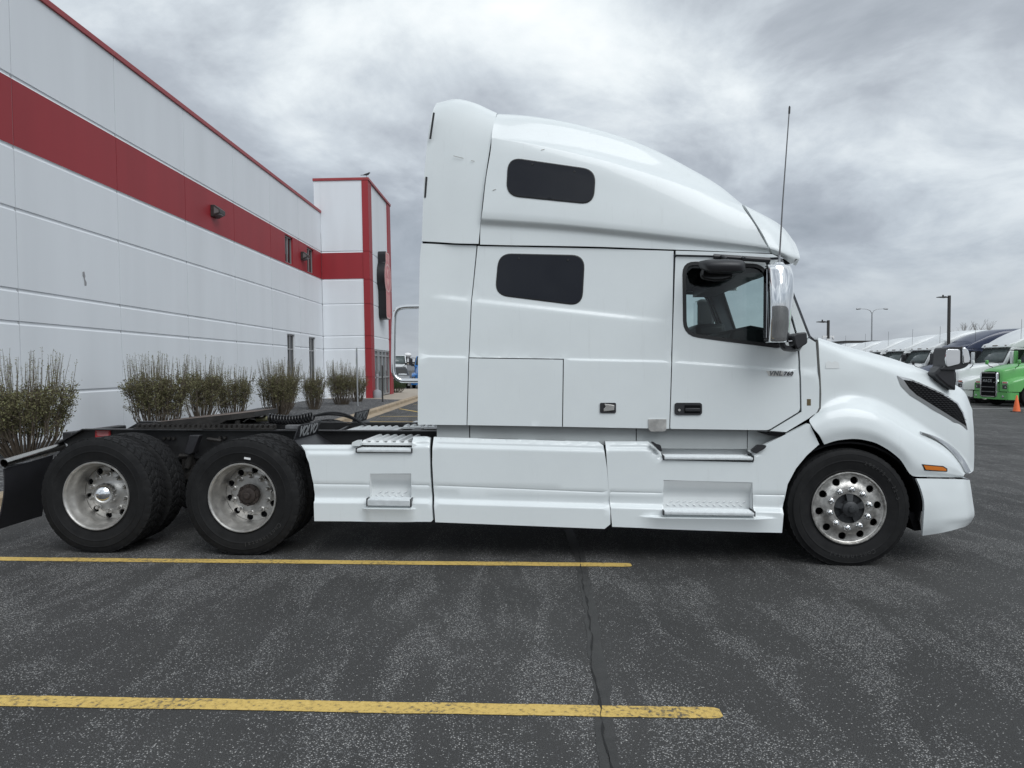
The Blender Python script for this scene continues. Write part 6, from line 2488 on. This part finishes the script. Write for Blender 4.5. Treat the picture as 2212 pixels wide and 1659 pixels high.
    if sleeper:
        sl_ = MB().box((-4.75 + cs, -1.2, .85), (-2.02 + cs, 1.2, 2.97)).build('sleeper', body, t, bevel=.06)
        rz_ = roof or 4.15
        rx = [q_ + cs for q_ in (-.90, -1.06, -1.55, -2.3, -3.3, -4.75)]
        rt_ = [2.99, 3.13, 3.44, 3.78, rz_ - .08, rz_]
        rw = [.96, 1.0, 1.06, 1.12, 1.18, 1.19]
        half = [[(a, w, 2.94) for a, w in zip(rx, rw)], [(a, w - .03, c - .20 * (c - 2.94)) for a, w, c in zip(rx, rw, rt_)],
                [(a, w - .16, c - .03) for a, w, c in zip(rx, rw, rt_)], [(a + .06, 0, c + .03) for a, c in zip(rx, rt_)]]
        ro = loft_obj('roof_fairing', sym(half), body, t, 5, 4, thick=.02, sharp=60)
        MB().box((-4.73 + cs, -1.15, 2.9), (-4.70 + cs, 1.15, rz_ - .1)).build('roof_back', body, t)
        MB().tube([(-1.5 + cs, .95, 2.95), (-1.52 + cs, .97, 4.4)], .008, 5).build('antenna', M['dark_metal'], t)
    if visor and sleeper:
        vm_ = MB()
        vm_.prism([(q_[0] + cs, q_[1]) for q_ in ((-.86, 2.92), (-.78, 2.95), (-.92, 3.12), (-1.2, 3.2), (-1.2, 2.94))], -.98, .98, 'y')
        vo_ = vm_.build('sun_visor', body, t, bevel=.03)
        for yy in (-.75, -.12, 0, .12, .75):
            MB().box((-.865 + cs, yy - .05, 3.02), (-.82 + cs, yy + .05, 3.06)).build('marker_lamp', mat('marker_dark', (0.10, 0.05, 0.02), 0.2), vo_)
    # chassis
    ch_ = MB()
    for s in (-.43, .43):
        ch_.box((-8.1, s - .05, .72), (.9, s + .05, .98))
    ch_.box((-4.9, -.95, .35), (-.75, .95, .84))
    ch_.build('chassis', M['frame'], t)
    for s in (1, -1):
        MB().box((-4.8, min(s * .98, s * 1.17), .36), (-.80, max(s * .98, s * 1.17), .84)).build('side_fairing', body, t, bevel=.03)
        for wx in (-5.9, -7.2):
            simple_wheel(t, wx, s * 1.06, s)
    return t


PW_ = paint('parked_white_paint', (0.72, 0.74, 0.745))
PG_ = paint('parked_green_paint', (0.125, 0.42, 0.115))
PN_ = paint('parked_navy_paint', (0.035, 0.045, 0.085))
PB_ = paint('parked_blue_paint', (0.03, 0.17, 0.46))
bg_truck('bright green truck with a black grille, parked behind the orange cone', 26.95, 38.2, PG_, 'mack')
bg_truck('white truck with square grille parked between the green and the navy trucks', 26.95, 41.9, PW_, 'mack')
bg_truck('dark navy truck parked between two white trucks', 27.0, 45.5, PN_, 'aero', roof=4.12)
WL = 'white truck in the far part of the row, overlapped by its neighbours'
bg_truck('white truck parked directly beside the navy truck, its windscreen in view', 27.0, 49.2, PW_, 'aero', roof=4.2)
for (x, y, rr) in ((27.1, 52.7, 4.1), (27.2, 56.2, 4.05), (27.2, 59.8, 3.95), (27.3, 63.5, 3.9)):
    bg_truck(WL, x, y, PW_, 'aero', roof=rr, group='white trucks in the far part of the row')
bg_truck('blue day cab truck facing the lot behind the handrail', -6.75, 55.5, PB_, 'aero', deg=-90, sleeper=False, group=None, name='day_cab_truck', sc=.86)
bg_truck('white day cab truck parked beyond the entrance tower', -9.7, 58.5, PW_, 'aero', deg=-82, sleeper=False, group=None, name='day_cab_truck', sc=.9)


def suv(label, x, y, deg, body):
    t = thing('parked_car', label, 'car', (x, y, gz(x, y)), R(deg))
    xs = [2.2, 2.05, 1.2, .95, .1, -1.3, -2.0, -2.2]
    low = [[(a, w, z_) for a, w, z_ in zip(xs, (.72, .84, .9, .9, .9, .9, .88, .8), [.35] * 8)],
           [(a, w, z_) for a, w, z_ in zip(xs, (.74, .88, .93, .93, .93, .93, .9, .82), (.6, .66, .7, .7, .72, .74, .74, .7))],
           [(a, w, z_) for a, w, z_ in zip(xs, (.66, .8, .86, .86, .88, .88, .85, .78), (.82, .92, 1.0, 1.03, 1.06, 1.08, 1.06, .95))],
           [(a, 0, z_) for a, z_ in zip(xs, (.86, .97, 1.07, 1.1, 1.1, 1.1, 1.08, .97))]]
    loft_obj('body', sym(low), body, t, 3, 3, thick=.02)
    gx = [.95, .35, -.5, -1.7, -2.1]
    gh = [[(a, w, z_) for a, w, z_ in zip(gx, (.84, .86, .87, .86, .82), (1.04, 1.05, 1.06, 1.07, 1.05))],
          [(a - .1, w, z_) for a, w, z_ in zip(gx, (.76, .70, .68, .68, .7), (1.18, 1.55, 1.62, 1.6, 1.4))],
          [(a - .12, 0, z_) for a, z_ in zip(gx, (1.2, 1.62, 1.70, 1.67, 1.45))]]
    loft_obj('glasshouse', sym(gh), PANE_SIDE, t, 3, 3, thick=.01)
    MB().box((-1.75, -.66, 1.60), (.15, .66, 1.70)).build('roof', body, t, bevel=.05)
    for wx in (1.4, -1.35):
        for s in (1, -1):
            w = simple_wheel(t, wx, s * .82, s)
            w.scale = (.66, .66, .66)
            w.location.z = .34
    for s in (1, -1):
        MB().box((2.08, s * .62 - .14, .70), (2.2, s * .62 + .14, .82)).build('headlamp', M['lens'], t, bevel=.02)
    MB().box((2.12, -.4, .5), (2.215, .4, .72)).build('grille', M['gap'], t, bevel=.02)
    return t


suv('grey parked car beside the low green shrub', -8.35, 51.5, -80, paint('car_grey', (0.20, 0.21, 0.22)))

# lamp posts
def lamp_dark(x, y, h, label, cams=False):
    t = thing('lamp_post', label, 'lamp post', (x, y, gz(x, y)))
    MB().box((-.075, -.075, 0), (.075, .075, h)).build('pole', M['dark_metal'], t, bevel=.01)
    hd = MB()
    hd.box((-.28, -.03, h - .16), (-.076, .03, h - .08))
    hd.prism([(-.28, h - .06), (-.78, h - .09), (-.78, h - .13), (-.28, h - .17)], -.17, .17, 'y')
    hd.lathe([(0, h + .05), (.05, h + .04), (.055, h - .08)], 10, 'z', (-.42, 0, 0))
    hd.build('lamp_head', M['dark_metal'], t)
    MB().lathe([(.0, 0), (.24, 0), (.24, .6), (.22, .62), (0, .62)], 20, 'z').build('footing', M['pavement'], t)
    if cams:
        for s in (-1, 1):
            c = MB().box((min(s * .09, s * .4), -.05, h - 1.2), (max(s * .09, s * .4), .05, h - 1.08))
            c.lathe([(0, h - 1.36), (.06, h - 1.34), (.08, h - 1.26), (.07, h - 1.18)], 12, 'z', (s * .36, 0, 0))
            c.build('security_camera', M['label_white'], t)
        MB().box((-.14, -.14, h - 1.55), (.14, -.076, h - 1.30)).build('junction_box', M['label_white'], t)
    return t


def at(u, Y):
    return ((u - CX) / FPX * Y, Y)


x, y = at(2048, 48.0)
lamp_dark(x, y, 6.9, 'thick dark square lamp post rising behind the parked white trucks')
x, y = at(1788, 50.0)
lamp_dark(x, y, 5.35, 'dark lamp post carrying white security cameras', True)
x, y = at(1882, 95.0)
t = thing('lamp_post', 'tall pale lamp post with two curved arms', 'lamp post', (x, y, gz(x, y)))
MB().tube([(0, 0, 0), (0, 0, 9.3)], [.12, .07], 12).build('pole', M['galv'], t)
for s in (-1, 1):
    MB().tube([(0, 0, 9.2), (s * .25, 0, 9.6), (s * .7, 0, 9.8), (s * 1.5, 0, 9.85)], [.05, .045, .04, .035], 8).build('arm', M['galv'], t)
    MB().tube([(s * 1.45, 0, 9.85), (s * 1.6, 0, 9.85), (s * 2.05, 0, 9.82), (s * 2.15, 0, 9.82)], [.03, .10, .11, .03], 10).build('lamp_head', M['galv'], t)

# traffic cone
x, y = G(2196, 889, -.40)
t = thing('traffic_cone', 'orange traffic cone on the asphalt before the green truck', 'cone', (x, y, gz(x, y)))
MB().box((-.18, -.18, .0), (.18, .18, .035)).build('base', M['cone_base'], t, bevel=.01)
MB().lathe([(.155, .035), (.15, .06), (.03, .76), (.022, .775), (.0, .775)], 24, 'z').build('body', M['cone'], t)

# bare tree and far buildings
def bare_tree(label, x, y, h, seed, sc=1.0):
    rnd = random.Random(seed)
    t = thing('bare_tree', label, 'tree', (x, y, gz(x, y)), 0, 'bare trees beyond the trucks')
    m = MB()

    def grow(p, d, L_, r, lv):
        q = p + d * L_
        m.tube([p, p.lerp(q, .5) + Vector((rnd.uniform(-1, 1), rnd.uniform(-1, 1), 0)) * L_ * .05, q], [r, r * .8, r * .6], 5 if lv < 2 else 3, cap=False)
        if lv >= 5:
            return
        for _ in range(3 if lv < 3 else 2):
            nd_ = (d + Vector((rnd.uniform(-1, 1), rnd.uniform(-1, 1), rnd.uniform(-.1, .6))) * .55).normalized()
            grow(q if rnd.random() < .6 else p.lerp(q, .7), nd_, L_ * rnd.uniform(.6, .8), r * .58, lv + 1)
    MB().tube([(0, 0, -.1), (.02, 0, h * .3)], [.13, .10], 8, cap=False).build('trunk', M['twig'], t)
    grow(Vector((.02, 0, h * .28)), Vector((0, 0, 1)), h * .2, .09, 0)
    m.build('crown', M['twig'], t, fix=False, smooth=False)
    return t


for i, (u, Y, h) in enumerate(((2076, 86, 8.6), (2098, 90, 9.0), (2122, 88, 9.0))):
    x, y = at(u, Y)
    bare_tree('bare leafless tree showing above the parked truck roofs', x, y, h, 50 + i)


def far_building(label, x0, x1, y0, y1, h, mat_, name='warehouse', group=None):
    t = thing(name, label, 'building', ((x0 + x1) / 2, (y0 + y1) / 2, min(0, gz(x0, y0))), 0, group)
    w, d = (x1 - x0) / 2, (y1 - y0) / 2
    MB().box((-w, -d, 0), (w, d, h)).build('wall', mat_, t)
    MB().box((-w - .2, -d - .2, h), (w + .2, d + .2, h + .35)).build('roof_edge', M['dark_metal'], t)
    for k in range(int(2 * w / 14)):
        xx = -w + 5 + k * 14
        MB().box((xx, -d - .06, 0), (xx + 3.6, -d + .02, min(3.4, h * .8))).build('dock_door', M['bin_grey'], t)
    return t


far_building('low pale warehouse on the horizon below the water tower', -110, -20, 330, 380, 3.6, M['pavement'])
far_building('long white building with a dark roof edge beyond the parked trucks', 62, 132, 132, 165, 6.6, M['wall'])
x, y = at(881, 1500)
t = thing('water_tower', 'white bulb shaped water tower far away beyond the entrance tower', 'tower', (x, y, 0))
zb = 26.5
MB().lathe([(0, zb + 5.2), (4, zb + 4.6), (7, zb + 2.6), (7.8, zb), (7.0, zb - 2.2), (4.5, zb - 4.5), (2.0, zb - 7), (1.5, zb - 8)], 32, 'z').build('tank', M['label_white'], t)
MB().lathe([(1.5, zb - 8), (1.4, 8), (2.6, 0)], 20, 'z').build('stem', M['label_white'], t)

# far tree belt along the horizon
rnd = random.Random(77)
tb = MB()
for i in range(1100):
    an = R(rnd.uniform(-78, 78))
    d_ = rnd.uniform(880, 960)
    cx0, cy0 = math.sin(an) * d_, math.cos(an) * d_
    rr = rnd.uniform(2.5, 5.5)
    hh = rnd.uniform(3.0, 7.0) * (0.7 + 0.3 * math.sin(an * 23))
    ring0 = []
    for lv, (zf, rf_) in enumerate(((0, .9), (.45, 1.0), (.8, .65))):
        for k in range(6):
            a = 2 * math.pi * (k + .5 * lv) / 6
            q = rr * rf_ * rnd.uniform(.8, 1.2)
            ring0.append((cx0 + q * math.cos(a), cy0 + q * math.sin(a), hh * zf * rnd.uniform(.9, 1.1)))
    ring0.append((cx0, cy0, hh))
    f_ = []
    for lv in (0, 1):
        for k in range(6):
            f_.append((lv * 6 + k, lv * 6 + (k + 1) % 6, lv * 6 + 6 + (k + 1) % 6, lv * 6 + 6 + k))
    f_ += [(12 + k, 12 + (k + 1) % 6, 18) for k in range(6)]
    tb.add(ring0, f_)
to = tb.build('tree_belt', mat('far_trees', (0.10, 0.10, 0.09), 0.9, var=0.3, vscale=0.05), fix=False, smooth=False)
tag(to, 'low hazy belt of bare trees along the horizon', 'trees', kind='stuff')
